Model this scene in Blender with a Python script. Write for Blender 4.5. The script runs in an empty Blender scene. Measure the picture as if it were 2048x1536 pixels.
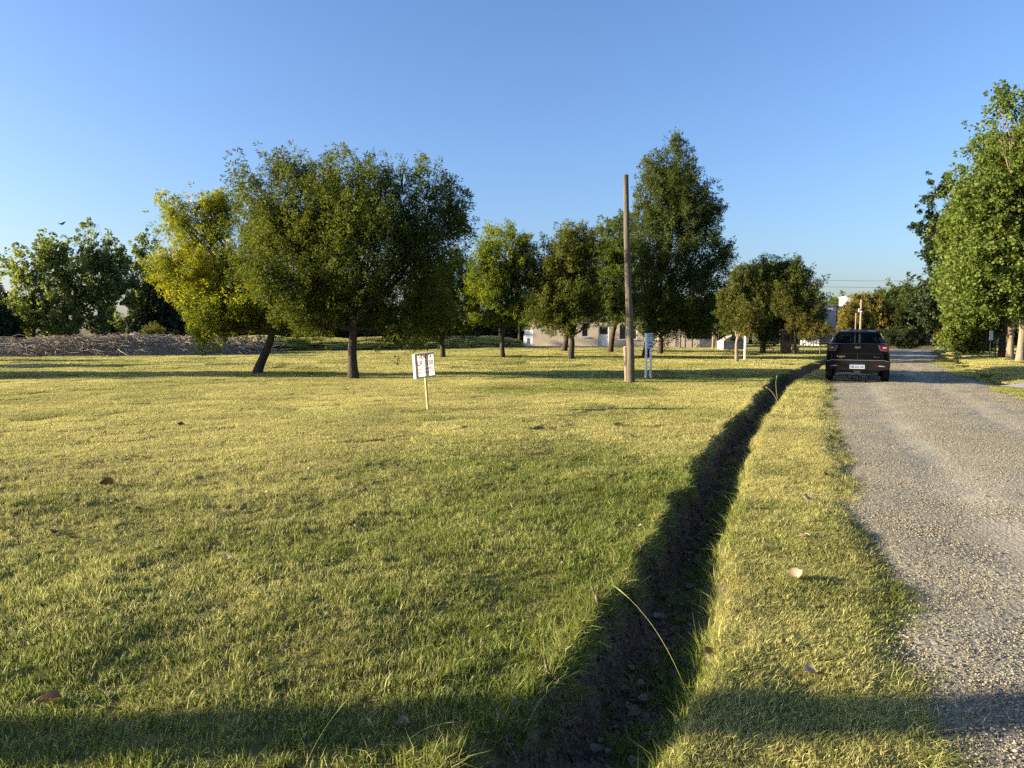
import bpy, bmesh, math, random
import numpy as np
from mathutils import Vector, Matrix

R = math.radians
scene = bpy.context.scene
COL = scene.collection

# ------------------------------------------------------------------ camera, sky, sun, exposure
CAM_H = 1.65
FPX = 1450.0                                   # focal length in pixels of the 2048-wide photograph
PITCH = math.atan(108.0 / FPX)                 # horizon lies 108 px above the middle
cd = bpy.data.cameras.new('camera')
cam = bpy.data.objects.new('camera', cd)
COL.objects.link(cam)
cd.sensor_width = 36.0
cd.lens = 36.0 * FPX / 2048.0
cd.clip_start = 0.05
cd.clip_end = 6000
cam.location = (0, 0, CAM_H)
cam.rotation_euler = (math.pi / 2 - PITCH, 0, 0)
scene.camera = cam

SUN_EL = R(12.5)
SUN_AZ = R(-93.5)                                # clockwise from +Y: the sun stands to the left, a little behind the camera
sun_dir = Vector((math.sin(SUN_AZ) * math.cos(SUN_EL), math.cos(SUN_AZ) * math.cos(SUN_EL), math.sin(SUN_EL)))
world = bpy.data.worlds.new('World')
scene.world = world
world.use_nodes = True
wn = world.node_tree
for n in list(wn.nodes):
    wn.nodes.remove(n)
sky = wn.nodes.new('ShaderNodeTexSky')
sky.sky_type = 'NISHITA'
sky.sun_disc = False
sky.sun_elevation = SUN_EL
sky.sun_rotation = SUN_AZ
sky.altitude = 0
sky.air_density = 1.1
sky.dust_density = 1.5
sky.ozone_density = 4.5
bg = wn.nodes.new('ShaderNodeBackground')
bg.inputs['Strength'].default_value = 0.092
wo = wn.nodes.new('ShaderNodeOutputWorld')
wb = wn.nodes.new('ShaderNodeMix')                   # white balance of the whole sky
wb.data_type = 'RGBA'; wb.blend_type = 'MULTIPLY'; wb.inputs[0].default_value = 1.0
wb.inputs[7].default_value = (0.97, 0.895, 0.98, 1)
wn.links.new(sky.outputs[0], wb.inputs[6])
wn.links.new(wb.outputs[2], bg.inputs[0])
wn.links.new(bg.outputs[0], wo.inputs[0])

sd = bpy.data.lights.new('sun', 'SUN')
sd.energy = 5.0
sd.angle = R(0.55)
sd.color = (1.0, 0.86, 0.62)
so = bpy.data.objects.new('sun', sd)
COL.objects.link(so)
so.rotation_euler = (-sun_dir).to_track_quat('-Z', 'Y').to_euler()
so.location = (-20, 0, 20)

vs = scene.view_settings
vs.view_transform = 'Standard'
vs.look = 'None'
vs.gamma = 1.0
vs.use_curve_mapping = False
vs.exposure = 1.75
scene.cycles.max_bounces = 6
scene.cycles.diffuse_bounces = 3
scene.cycles.glossy_bounces = 3
scene.cycles.transmission_bounces = 4
scene.cycles.use_adaptive_sampling = True
scene.cycles.adaptive_threshold = 0.018
scene.cycles.transparent_max_bounces = 8
scene.cycles.use_denoising = False

# ------------------------------------------------------------------ layout helpers
def lx(u, Y):
    """x of a thing at distance Y that the photograph shows in column u."""
    return (u - 1024.0) / FPX * Y

def hz(v, Y):
    """height of a point at distance Y that the photograph shows in row v."""
    return CAM_H + (660.0 - v) / FPX * Y

# ------------------------------------------------------------------ noise (numpy value noise)
def _hash(ix, iy, iz, seed):
    n = (ix * 374761393 + iy * 668265263 + iz * 2147483647 + seed * 1274126177) & 0xFFFFFFFF
    n = ((n ^ (n >> 13)) * 1274126177) & 0xFFFFFFFF
    n = n ^ (n >> 16)
    return (n & 0xFFFF) / 65535.0

def vnoise(x, y, z=0.0, seed=0):
    x = np.asarray(x, float); y = np.asarray(y, float); z = np.asarray(z, float) + np.zeros_like(x)
    x0 = np.floor(x).astype(np.int64); y0 = np.floor(y).astype(np.int64); z0 = np.floor(z).astype(np.int64)
    fx = x - x0; fy = y - y0; fz = z - z0
    fx = fx * fx * (3 - 2 * fx); fy = fy * fy * (3 - 2 * fy); fz = fz * fz * (3 - 2 * fz)
    r = 0
    for dx in (0, 1):
        for dy in (0, 1):
            for dz in (0, 1):
                w = (fx if dx else 1 - fx) * (fy if dy else 1 - fy) * (fz if dz else 1 - fz)
                r = r + w * _hash(x0 + dx, y0 + dy, z0 + dz, seed)
    return r                                    # 0..1

def fbm(x, y, seed=0, oct=3):
    s = 0; a = 0.5; t = 0
    for i in range(oct):
        s = s + a * vnoise(x * 2 ** i, y * 2 ** i, 0, seed + i * 7); t += a; a *= 0.5
    return s / t

# ------------------------------------------------------------------ materials
def nmat(name):
    m = bpy.data.materials.new(name)
    m.use_nodes = True
    nt = m.node_tree
    for n in list(nt.nodes):
        nt.nodes.remove(n)
    out = nt.nodes.new('ShaderNodeOutputMaterial')
    return m, nt, out

def N(nt, t, **kw):
    n = nt.nodes.new(t)
    for k, v in kw.items():
        setattr(n, k, v)
    return n

def simple(name, col, rough=0.6, var=0.15, scale=6.0, bump=0.0, bscale=40.0, metal=0.0, coat=0.0, spec=0.5, zs=1.0):
    m, nt, out = nmat(name)
    b = N(nt, 'ShaderNodeBsdfPrincipled')
    b.inputs['Roughness'].default_value = rough
    b.inputs['Metallic'].default_value = metal
    b.inputs['Coat Weight'].default_value = coat
    b.inputs['Specular IOR Level'].default_value = spec
    tc = N(nt, 'ShaderNodeTexCoord')
    no = N(nt, 'ShaderNodeTexNoise'); no.inputs['Scale'].default_value = scale; no.inputs['Detail'].default_value = 5
    mp = N(nt, 'ShaderNodeMapping'); mp.inputs['Scale'].default_value = (1, 1, zs)
    nt.links.new(tc.outputs['Object'], mp.inputs['Vector'])
    nt.links.new(mp.outputs[0], no.inputs['Vector'])
    mr = N(nt, 'ShaderNodeMapRange'); mr.inputs[1].default_value = 0.25; mr.inputs[2].default_value = 0.75
    mr.inputs[3].default_value = 1 - var; mr.inputs[4].default_value = 1 + var
    nt.links.new(no.outputs[0], mr.inputs[0])
    mx = N(nt, 'ShaderNodeMix', data_type='RGBA', blend_type='MULTIPLY')
    mx.inputs[0].default_value = 1.0
    mx.inputs[6].default_value = (*col, 1)
    nt.links.new(mr.outputs[0], mx.inputs[7])
    nt.links.new(mx.outputs[2], b.inputs['Base Color'])
    if bump:
        n2 = N(nt, 'ShaderNodeTexNoise'); n2.inputs['Scale'].default_value = bscale; n2.inputs['Detail'].default_value = 6
        nt.links.new(mp.outputs[0], n2.inputs['Vector'])
        bp = N(nt, 'ShaderNodeBump'); bp.inputs['Strength'].default_value = bump; bp.inputs['Distance'].default_value = 0.02
        nt.links.new(n2.outputs[0], bp.inputs['Height'])
        nt.links.new(bp.outputs[0], b.inputs['Normal'])
    nt.links.new(b.outputs[0], out.inputs[0])
    return m

def leaf_mat(name, trans=0.35, tcol=(1.25, 1.15, 0.55), rough=0.5, spec=0.35):
    """foliage: colour from the leaf's own attribute, part of the light passes through"""
    m, nt, out = nmat(name)
    at = N(nt, 'ShaderNodeAttribute', attribute_name='leafcol')
    b = N(nt, 'ShaderNodeBsdfPrincipled')
    b.inputs['Roughness'].default_value = rough
    b.inputs['Specular IOR Level'].default_value = spec
    nt.links.new(at.outputs['Color'], b.inputs['Base Color'])
    t = N(nt, 'ShaderNodeBsdfTranslucent')
    mu = N(nt, 'ShaderNodeMix', data_type='RGBA', blend_type='MULTIPLY')
    mu.inputs[0].default_value = 1.0
    mu.inputs[7].default_value = (*tcol, 1)
    nt.links.new(at.outputs['Color'], mu.inputs[6])
    nt.links.new(mu.outputs[2], t.inputs['Color'])
    ms = N(nt, 'ShaderNodeMixShader'); ms.inputs[0].default_value = trans
    nt.links.new(b.outputs[0], ms.inputs[1]); nt.links.new(t.outputs[0], ms.inputs[2])
    nt.links.new(ms.outputs[0], out.inputs[0])
    return m

def grass_mat(name, green, straw):
    m, nt, out = nmat(name)
    ti = N(nt, 'ShaderNodeAttribute', attribute_name='tint', attribute_type='INSTANCER')
    bc = N(nt, 'ShaderNodeAttribute', attribute_name='blade')
    sp = N(nt, 'ShaderNodeSeparateColor'); nt.links.new(ti.outputs['Color'], sp.inputs[0])
    sb = N(nt, 'ShaderNodeSeparateColor'); nt.links.new(bc.outputs['Color'], sb.inputs[0])
    ad = N(nt, 'ShaderNodeMath', operation='ADD'); nt.links.new(sp.outputs[0], ad.inputs[0]); nt.links.new(sb.outputs[0], ad.inputs[1])
    mr = N(nt, 'ShaderNodeMapRange'); mr.inputs[1].default_value = 0.6; mr.inputs[2].default_value = 1.4
    nt.links.new(ad.outputs[0], mr.inputs[0])
    mx = N(nt, 'ShaderNodeMix', data_type='RGBA')
    mx.inputs[6].default_value = (*green, 1); mx.inputs[7].default_value = (*straw, 1)
    nt.links.new(mr.outputs[0], mx.inputs[0])
    br = N(nt, 'ShaderNodeMath', operation='MULTIPLY'); nt.links.new(sp.outputs[1], br.inputs[0]); nt.links.new(sb.outputs[1], br.inputs[1])
    mu = N(nt, 'ShaderNodeMix', data_type='RGBA', blend_type='MULTIPLY'); mu.inputs[0].default_value = 1
    nt.links.new(mx.outputs[2], mu.inputs[6]); nt.links.new(br.outputs[0], mu.inputs[7])
    b = N(nt, 'ShaderNodeBsdfPrincipled'); b.inputs['Roughness'].default_value = 0.55; b.inputs['Specular IOR Level'].default_value = 0.3
    t = N(nt, 'ShaderNodeBsdfTranslucent')
    nt.links.new(mu.outputs[2], b.inputs['Base Color']); nt.links.new(mu.outputs[2], t.inputs['Color'])
    ms = N(nt, 'ShaderNodeMixShader'); ms.inputs[0].default_value = 0.4
    nt.links.new(b.outputs[0], ms.inputs[1]); nt.links.new(t.outputs[0], ms.inputs[2])
    nt.links.new(ms.outputs[0], out.inputs[0])
    return m

M = {}
M['leaf'] = leaf_mat('leaf', 0.45, (1.3, 1.25, 0.5), 0.6, 0.2)
M['leaf_thick'] = leaf_mat('leaf_thick', 0.25, (1.2, 1.15, 0.6), 0.5, 0.3)
M['grass'] = grass_mat('grass_blades', (0.160, 0.208, 0.027), (0.53, 0.475, 0.165))
M['grass_far'] = M['grass']
M['bark'] = simple('bark', (0.055, 0.043, 0.031), 0.9, 0.4, 14, 1.0, 24, spec=0.2, zs=0.25)
M['bark_pale'] = simple('bark_pale', (0.23, 0.175, 0.12), 0.9, 0.45, 14, 1.0, 26, spec=0.2, zs=0.22)
M['pole_wood'] = simple('weathered_pole_wood', (0.115, 0.096, 0.072), 0.85, 0.5, 14, 1.0, 45, spec=0.2, zs=0.06)
M['post_wood'] = simple('post_wood', (0.26, 0.20, 0.135), 0.85, 0.2, 5, 0.4, 30, spec=0.2)
M['stake'] = simple('stake_pine', (0.62, 0.43, 0.16), 0.7, 0.12, 8, 0.2, 40, spec=0.3)
M['dark_wood'] = simple('dark_wood', (0.13, 0.085, 0.05), 0.8, 0.2, 5, 0.3, 20)
M['white_paint'] = simple('white_paint', (0.80, 0.80, 0.78), 0.5, 0.05, 10)
M['sign_grey'] = simple('sign_board_white', (0.62, 0.64, 0.66), 0.5, 0.08, 10)
M['letter_black'] = simple('letter_black', (0.03, 0.03, 0.035), 0.6, 0.05)
M['letter_red'] = None
M['beige'] = simple('beige_render', (0.45, 0.375, 0.275), 0.9, 0.10, 1.2, 0.3, 60, spec=0.2)
M['grey_render'] = simple('grey_render', (0.36, 0.34, 0.32), 0.9, 0.08, 1.0, 0.2, 50, spec=0.2)
M['pale_render'] = simple('pale_render', (0.55, 0.50, 0.44), 0.9, 0.06, 1.0, 0.2, 50, spec=0.2)
M['roof'] = simple('roof_slab', (0.30, 0.27, 0.24), 0.9, 0.15, 2)
M['concrete'] = simple('concrete', (0.34, 0.32, 0.30), 0.9, 0.15, 3, 0.3, 60)
M['glass'] = simple('window_glass', (0.02, 0.025, 0.03), 0.06, 0.0, spec=0.8)
M['black_metal'] = simple('black_metal', (0.012, 0.012, 0.013), 0.5, 0.1)
M['wire'] = simple('wire_grey', (0.09, 0.09, 0.10), 0.6, 0.0)
M['brush'] = leaf_mat('dry_stalk', 0.1, (1, 1, 1), 0.8, 0.15)
M['thatch'] = simple('dry_mound', (0.24, 0.19, 0.13), 0.95, 0.35, 3, 0.8, 15, spec=0.1)
M['bird'] = simple('bird_dark', (0.012, 0.012, 0.014), 0.7, 0.1)
M['dry_leaf'] = leaf_mat('dry_leaf', 0.2, (1.1, 1.0, 0.8), 0.7, 0.2)
M['car_paint'] = simple('black_car_paint', (0.003, 0.003, 0.004), 0.2, 0.05, coat=0.06, spec=0.09)
M['cladding'] = simple('dusty_black_plastic', (0.0065, 0.0062, 0.006), 0.6, 0.15, 5, spec=0.12)
M['tyre'] = simple('dusty_tyre_rubber', (0.011, 0.010, 0.009), 0.85, 0.2, 12, spec=0.15)
M['rim'] = simple('alloy_rim', (0.25, 0.25, 0.26), 0.35, 0.05, metal=0.8)
M['chrome'] = simple('chrome', (0.75, 0.75, 0.76), 0.15, 0.0, metal=1.0)
M['tail_red'] = simple('tail_light_red', (0.075, 0.003, 0.006), 0.15, 0.1, coat=0.6)
M['tail_clear'] = simple('tail_light_clear', (0.26, 0.25, 0.26), 0.12, 0.05, coat=0.6)
M['plate'] = simple('plate_white', (0.34, 0.37, 0.42), 0.4, 0.02)
M['plate_blue'] = simple('plate_blue', (0.03, 0.06, 0.22), 0.4, 0.02)

def car_glass():
    m, nt, out = nmat('car_window_glass')
    g = N(nt, 'ShaderNodeBsdfGlossy'); g.inputs['Roughness'].default_value = 0.03; g.inputs['Color'].default_value = (0.9, 0.95, 0.95, 1)
    t = N(nt, 'ShaderNodeBsdfTransparent'); t.inputs['Color'].default_value = (0.24, 0.27, 0.265, 1)
    f = N(nt, 'ShaderNodeFresnel'); f.inputs[0].default_value = 1.28
    ms = N(nt, 'ShaderNodeMixShader')
    nt.links.new(f.outputs[0], ms.inputs[0]); nt.links.new(t.outputs[0], ms.inputs[1]); nt.links.new(g.outputs[0], ms.inputs[2])
    nt.links.new(ms.outputs[0], out.inputs[0])
    return m
M['car_glass'] = car_glass()

def sheet_mat():
    m, nt, out = nmat('translucent_sign_sheet')
    d = N(nt, 'ShaderNodeBsdfDiffuse'); d.inputs[0].default_value = (0.78, 0.76, 0.72, 1)
    t = N(nt, 'ShaderNodeBsdfTranslucent'); t.inputs[0].default_value = (0.85, 0.80, 0.72, 1)
    ms = N(nt, 'ShaderNodeMixShader'); ms.inputs[0].default_value = 0.6
    nt.links.new(d.outputs[0], ms.inputs[1]); nt.links.new(t.outputs[0], ms.inputs[2]); nt.links.new(ms.outputs[0], out.inputs[0])
    return m
M['sheet'] = sheet_mat()
def ink_mat():
    m, nt, out = nmat('red_ink')
    d = N(nt, 'ShaderNodeBsdfDiffuse'); d.inputs[0].default_value = (0.38, 0.02, 0.025, 1)
    t = N(nt, 'ShaderNodeBsdfTranslucent'); t.inputs[0].default_value = (0.55, 0.02, 0.02, 1)
    ms = N(nt, 'ShaderNodeMixShader'); ms.inputs[0].default_value = 0.5
    nt.links.new(d.outputs[0], ms.inputs[1]); nt.links.new(t.outputs[0], ms.inputs[2]); nt.links.new(ms.outputs[0], out.inputs[0])
    return m
M['letter_red'] = ink_mat()

def ground_mat():
    m, nt, out = nmat('lawn_soil')
    tc = N(nt, 'ShaderNodeTexCoord')
    z = N(nt, 'ShaderNodeAttribute', attribute_name='zone')
    sz = N(nt, 'ShaderNodeSeparateColor'); nt.links.new(z.outputs['Color'], sz.inputs[0])
    n1 = N(nt, 'ShaderNodeTexNoise'); n1.inputs['Scale'].default_value = 0.35; n1.inputs['Detail'].default_value = 8; n1.inputs['Roughness'].default_value = 0.65
    n2 = N(nt, 'ShaderNodeTexNoise'); n2.inputs['Scale'].default_value = 30; n2.inputs['Detail'].default_value = 6
    for n in (n1, n2):
        nt.links.new(tc.outputs['Object'], n.inputs['Vector'])
    cr = N(nt, 'ShaderNodeValToRGB')
    cr.color_ramp.elements[0].position = 0.32; cr.color_ramp.elements[0].color = (0.085, 0.095, 0.022, 1)
    cr.color_ramp.elements[1].position = 0.62; cr.color_ramp.elements[1].color = (0.22, 0.175, 0.06, 1)
    nt.links.new(n1.outputs[0], cr.inputs[0])
    c2 = N(nt, 'ShaderNodeValToRGB')
    c2.color_ramp.elements[0].position = 0.3; c2.color_ramp.elements[0].color = (0.085, 0.062, 0.042, 1)
    c2.color_ramp.elements[1].position = 0.75; c2.color_ramp.elements[1].color = (0.25, 0.19, 0.13, 1)
    nt.links.new(n2.outputs[0], c2.inputs[0])
    mx = N(nt, 'ShaderNodeMix', data_type='RGBA')
    nt.links.new(sz.outputs[0], mx.inputs[0]); nt.links.new(cr.outputs[0], mx.inputs[6]); nt.links.new(c2.outputs[0], mx.inputs[7])
    b = N(nt, 'ShaderNodeBsdfPrincipled'); b.inputs['Roughness'].default_value = 0.95; b.inputs['Specular IOR Level'].default_value = 0.1
    nt.links.new(mx.outputs[2], b.inputs['Base Color'])
    bp = N(nt, 'ShaderNodeBump'); bp.inputs['Strength'].default_value = 1.0; bp.inputs['Distance'].default_value = 0.05
    nt.links.new(n2.outputs[0], bp.inputs['Height']); nt.links.new(bp.outputs[0], b.inputs['Normal'])
    nt.links.new(b.outputs[0], out.inputs[0])
    return m

def road_mat():
    m, nt, out = nmat('gravel_road')
    tc = N(nt, 'ShaderNodeTexCoord')
    n1 = N(nt, 'ShaderNodeTexNoise'); n1.inputs['Scale'].default_value = 0.6; n1.inputs['Detail'].default_value = 6
    vo = N(nt, 'ShaderNodeTexVoronoi'); vo.inputs['Scale'].default_value = 38
    v2 = N(nt, 'ShaderNodeTexVoronoi'); v2.inputs['Scale'].default_value = 90
    n3 = N(nt, 'ShaderNodeTexNoise'); n3.inputs['Scale'].default_value = 14; n3.inputs['Detail'].default_value = 8; n3.inputs['Roughness'].default_value = 0.7
    for n in (n1, vo, v2, n3):
        nt.links.new(tc.outputs['Object'], n.inputs['Vector'])
    cr = N(nt, 'ShaderNodeValToRGB')
    cr.color_ramp.elements[0].position = 0.3; cr.color_ramp.elements[0].color = (0.205, 0.182, 0.128, 1)
    cr.color_ramp.elements[1].position = 0.7; cr.color_ramp.elements[1].color = (0.30, 0.268, 0.192, 1)
    nt.links.new(n1.outputs[0], cr.inputs[0])
    hs = N(nt, 'ShaderNodeMapRange'); hs.inputs[3].default_value = 0.75; hs.inputs[4].default_value = 1.25
    sc_ = N(nt, 'ShaderNodeSeparateColor'); nt.links.new(vo.outputs['Color'], sc_.inputs[0]); nt.links.new(sc_.outputs[0], hs.inputs[0])
    mu = N(nt, 'ShaderNodeMix', data_type='RGBA', blend_type='MULTIPLY'); mu.inputs[0].default_value = 1
    nt.links.new(cr.outputs[0], mu.inputs[6]); nt.links.new(hs.outputs[0], mu.inputs[7])
    b = N(nt, 'ShaderNodeBsdfPrincipled'); b.inputs['Roughness'].default_value = 0.9; b.inputs['Specular IOR Level'].default_value = 0.2
    zn = N(nt, 'ShaderNodeAttribute', attribute_name='zone')
    dm = N(nt, 'ShaderNodeMix', data_type='RGBA'); dm.inputs[7].default_value = (0.37, 0.328, 0.24, 1)
    zf = N(nt, 'ShaderNodeMath', operation='MULTIPLY'); zf.inputs[1].default_value = 0.75
    nt.links.new(zn.outputs['Fac'], zf.inputs[0]); nt.links.new(zf.outputs[0], dm.inputs[0]); nt.links.new(mu.outputs[2], dm.inputs[6])
    nt.links.new(dm.outputs[2], b.inputs['Base Color'])
    b1 = N(nt, 'ShaderNodeBump'); b1.inputs['Strength'].default_value = 0.6; b1.inputs['Distance'].default_value = 0.012; b1.invert = True
    nt.links.new(vo.outputs['Distance'], b1.inputs['Height'])
    b2 = N(nt, 'ShaderNodeBump'); b2.inputs['Strength'].default_value = 0.7; b2.inputs['Distance'].default_value = 0.02
    nt.links.new(n3.outputs[0], b2.inputs['Height']); nt.links.new(b1.outputs[0], b2.inputs['Normal'])
    nt.links.new(b2.outputs[0], b.inputs['Normal'])
    nt.links.new(b.outputs[0], out.inputs[0])
    return m
M['ground'] = ground_mat()
M['road'] = road_mat()

# ------------------------------------------------------------------ object helpers
def tag(o, label=None, cat=None, group=None, kind=None):
    if label: o['label'] = label
    if cat: o['category'] = cat
    if group: o['group'] = group
    if kind: o['kind'] = kind
    return o

def empty(name, loc, rz=0.0, label=None, cat=None, group=None):
    o = bpy.data.objects.new(name, None)
    o.empty_display_size = 0.2
    COL.objects.link(o)
    o.location = loc
    o.rotation_euler = (0, 0, rz)
    return tag(o, label, cat, group)

def link_mesh(name, me, mat, parent=None, smooth=False):
    if mat is not None and not me.materials:
        me.materials.append(mat)
    if smooth:
        me.polygons.foreach_set('use_smooth', [True] * len(me.polygons))
    o = bpy.data.objects.new(name, me)
    COL.objects.link(o)
    if parent is not None:
        o.parent = parent
    return o

def np_mesh(name, verts, quads=None, tris=None):
    """fast mesh from numpy arrays"""
    me = bpy.data.meshes.new(name)
    verts = np.asarray(verts, np.float32)
    loops = []; starts = []; n = 0
    if quads is not None and len(quads):
        q = np.asarray(quads, np.int32); loops.append(q.ravel()); starts.append(np.arange(len(q)) * 4); n += q.size
    if tris is not None and len(tris):
        t = np.asarray(tris, np.int32); loops.append(t.ravel()); starts.append(n + np.arange(len(t)) * 3); n += t.size
    loops = np.concatenate(loops).astype(np.int32); starts = np.concatenate(starts).astype(np.int32)
    me.vertices.add(len(verts)); me.vertices.foreach_set('co', verts.ravel())
    me.loops.add(len(loops)); me.loops.foreach_set('vertex_index', loops)
    me.polygons.add(len(starts)); me.polygons.foreach_set('loop_start', starts)
    me.update(calc_edges=True)
    return me

def vcol(me, name, cols):
    a = me.attributes.new(name, 'FLOAT_COLOR', 'POINT')
    c = np.ones((len(cols), 4), np.float32); c[:, :3] = cols
    a.data.foreach_set('color', c.ravel())

class MB:
    """collects boxes, prisms and tubes into one mesh"""
    def __init__(s):
        s.v = []; s.f = []
    def add(s, v, f):
        b = len(s.v); s.v += [tuple(p) for p in v]; s.f += [tuple(b + i for i in q) for q in f]; return s
    def box(s, x0, x1, y0, y1, z0, z1, mat=None):
        v = [(x, y, z) for z in (z0, z1) for y in (y0, y1) for x in (x0, x1)]
        if mat is not None: v = [mat @ Vector(p) for p in v]
        return s.add(v, [(0, 2, 3, 1), (4, 5, 7, 6), (0, 1, 5, 4), (2, 6, 7, 3), (0, 4, 6, 2), (1, 3, 7, 5)])
    def tube(s, pts, rad, n=8, cap=True):
        pts = [Vector(p) for p in pts]; v = []; f = []
        for i, p in enumerate(pts):
            d = (pts[min(i + 1, len(pts) - 1)] - pts[max(i - 1, 0)]).normalized()
            a = Vector((0, 0, 1)) if abs(d.z) < 0.9 else Vector((1, 0, 0))
            x = d.cross(a).normalized(); y = d.cross(x)
            r = rad[i] if hasattr(rad, '__len__') else rad
            for k in range(n):
                t = 2 * math.pi * k / n
                v.append(p + x * math.cos(t) * r + y * math.sin(t) * r)
        for i in range(len(pts) - 1):
            for k in range(n):
                f.append((i * n + k, i * n + (k + 1) % n, (i + 1) * n + (k + 1) % n, (i + 1) * n + k))
        if cap:
            f.append(tuple(range(n))[::-1]); f.append(tuple((len(pts) - 1) * n + k for k in range(n)))
        return s.add(v, f)
    def prism(s, poly, y0, y1):
        """polygon in x,z extruded along y"""
        n = len(poly)
        v = [(x, y0, z) for x, z in poly] + [(x, y1, z) for x, z in poly]
        f = [tuple(range(n)), tuple(range(2 * n - 1, n - 1, -1))]
        f += [(i, n + i, n + (i + 1) % n, (i + 1) % n) for i in range(n)]
        return s.add(v, f)
    def loft(s, rings, closed=True, caps=True):
        n = len(rings[0]); v = [p for r in rings for p in r]; f = []
        for i in range(len(rings) - 1):
            for k in range(n if closed else n - 1):
                f.append((i * n + k, i * n + (k + 1) % n, (i + 1) * n + (k + 1) % n, (i + 1) * n + k))
        if caps:
            f.append(tuple(range(n))[::-1]); f.append(tuple((len(rings) - 1) * n + k for k in range(n)))
        return s.add(v, f)
    def build(s, name, mat, parent=None, smooth=False, bevel=0.0):
        me = bpy.data.meshes.new(name)
        me.from_pydata(s.v, [], s.f)
        bm = bmesh.new(); bm.from_mesh(me)
        bmesh.ops.recalc_face_normals(bm, faces=bm.faces)
        if bevel:
            es = [e for e in bm.edges if len(e.link_faces) == 2 and e.calc_face_angle(0) > 0.5]
            bmesh.ops.bevel(bm, geom=es, offset=bevel, segments=2, affect='EDGES', profile=0.5)
        bm.to_mesh(me); bm.free()
        o = link_mesh(name, me, mat, parent)
        if smooth:
            me.polygons.foreach_set('use_smooth', [True] * len(me.polygons))
            try:
                me.set_sharp_from_angle(angle=R(38))
            except Exception:
                pass
        return o

def text_mesh(name, body, size, mat, parent, mtx, align='CENTER', sx=1.0, bold=0.0):
    cu = bpy.data.curves.new(name, 'FONT')
    cu.body = body; cu.size = size; cu.align_x = align; cu.align_y = 'CENTER'; cu.extrude = 0.001; cu.offset = bold
    cu.resolution_u = 3
    t = bpy.data.objects.new('t', cu); COL.objects.link(t)
    bpy.context.view_layer.update()
    me = bpy.data.meshes.new_from_object(t.evaluated_get(bpy.context.evaluated_depsgraph_get()))
    bpy.data.objects.remove(t); bpy.data.curves.remove(cu)
    me.transform(mtx @ Matrix.Diagonal((sx, 1, 1, 1)))
    me.name = name
    return link_mesh(name, me, mat, parent)

def copy_tree(o, parent=None):
    c = o.copy(); COL.objects.link(c); c.parent = parent
    for ch in list(o.children):
        copy_tree(ch, c)
    return c

# ------------------------------------------------------------------ terrain
_dL = np.array([(-1.6, -1.2), (-0.48, 1.5), (-0.22, 2.62), (0.06, 3.04), (0.25, 3.47), (0.55, 4.33), (1.14, 5.89), (1.89, 7.79), (2.70, 10.29), (3.60, 12.34), (4.83, 15.1), (7.65, 21.95), (11.6, 29.95), (15.1, 36.33), (19.4, 44), (26.5, 56), (35, 70)])
_dR = np.array([(-0.95, -1.2), (0.3, 1.5), (0.65, 2.62), (0.86, 3.13), (1.30, 4.33), (1.93, 6.05), (2.55, 7.79), (3.50, 10.29), (4.36, 12.34), (5.52, 15.1), (8.52, 21.95), (12.7, 29.95), (16.0, 36.33), (20.3, 44), (27, 56), (35.4, 70)])
_rL = np.array([(0.1, -1.2), (1.25, 1.5), (1.67, 2.62), (1.92, 3.17), (2.38, 4.33), (3.11, 6.38), (3.85, 8.17), (5.61, 12.54), (8.12, 18.38), (10.0, 22.79), (15.9, 35.26), (20.6, 44), (27.6, 56), (32.5, 64)])
_rR = np.array([(4.6, -1.2), (5.8, 1.5), (6.25, 2.62), (6.45, 3.17), (6.95, 4.33), (7.8, 6.38), (8.5, 8.17), (10.2, 12.54), (12.6, 18.38), (14.6, 22.79), (20.7, 35.26), (25.6, 44), (32.2, 56), (37.5, 64)])
_rd = np.array([(13.6, 20.5), (16.48, 24.68), (18.58, 29.22), (22.81, 36.89), (31.66, 53.34)])

def curve(tab, Y):
    x = np.interp(Y, tab[:, 1], tab[:, 0])
    lo = Y < tab[0, 1]; hi = Y > tab[-1, 1]
    k0 = (tab[1, 0] - tab[0, 0]) / (tab[1, 1] - tab[0, 1]); k1 = (tab[-1, 0] - tab[-2, 0]) / (tab[-1, 1] - tab[-2, 1])
    return np.where(lo, tab[0, 0] + (Y - tab[0, 1]) * k0, np.where(hi, tab[-1, 0] + (Y - tab[-1, 1]) * k1, x))

def lipL(Y):
    Y = np.asarray(Y, float)
    return curve(_dL, Y) + (vnoise(Y * 1.3, 0 * Y, 0, 11) - 0.5) * 0.12 + (vnoise(Y * 4.1, 0 * Y, 0, 12) - 0.5) * 0.07
def lipR(Y):
    Y = np.asarray(Y, float)
    return curve(_dR, Y) + (vnoise(Y * 1.1, 0 * Y, 0, 13) - 0.5) * 0.12 + (vnoise(Y * 3.7, 0 * Y, 0, 14) - 0.5) * 0.08
def roadL(Y):
    Y = np.asarray(Y, float)
    return curve(_rL, Y) + (vnoise(Y * 0.9, 0 * Y, 0, 15) - 0.5) * 0.16
def roadR(Y):
    Y = np.asarray(Y, float)
    return curve(_rR, Y) + (vnoise(Y * 0.8, 0 * Y, 0, 16) - 0.5) * 0.4

DEPTH = 0.42
def sstep(a, b, x):
    t = np.clip((x - a) / (b - a), 0, 1); return t * t * (3 - 2 * t)

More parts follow.
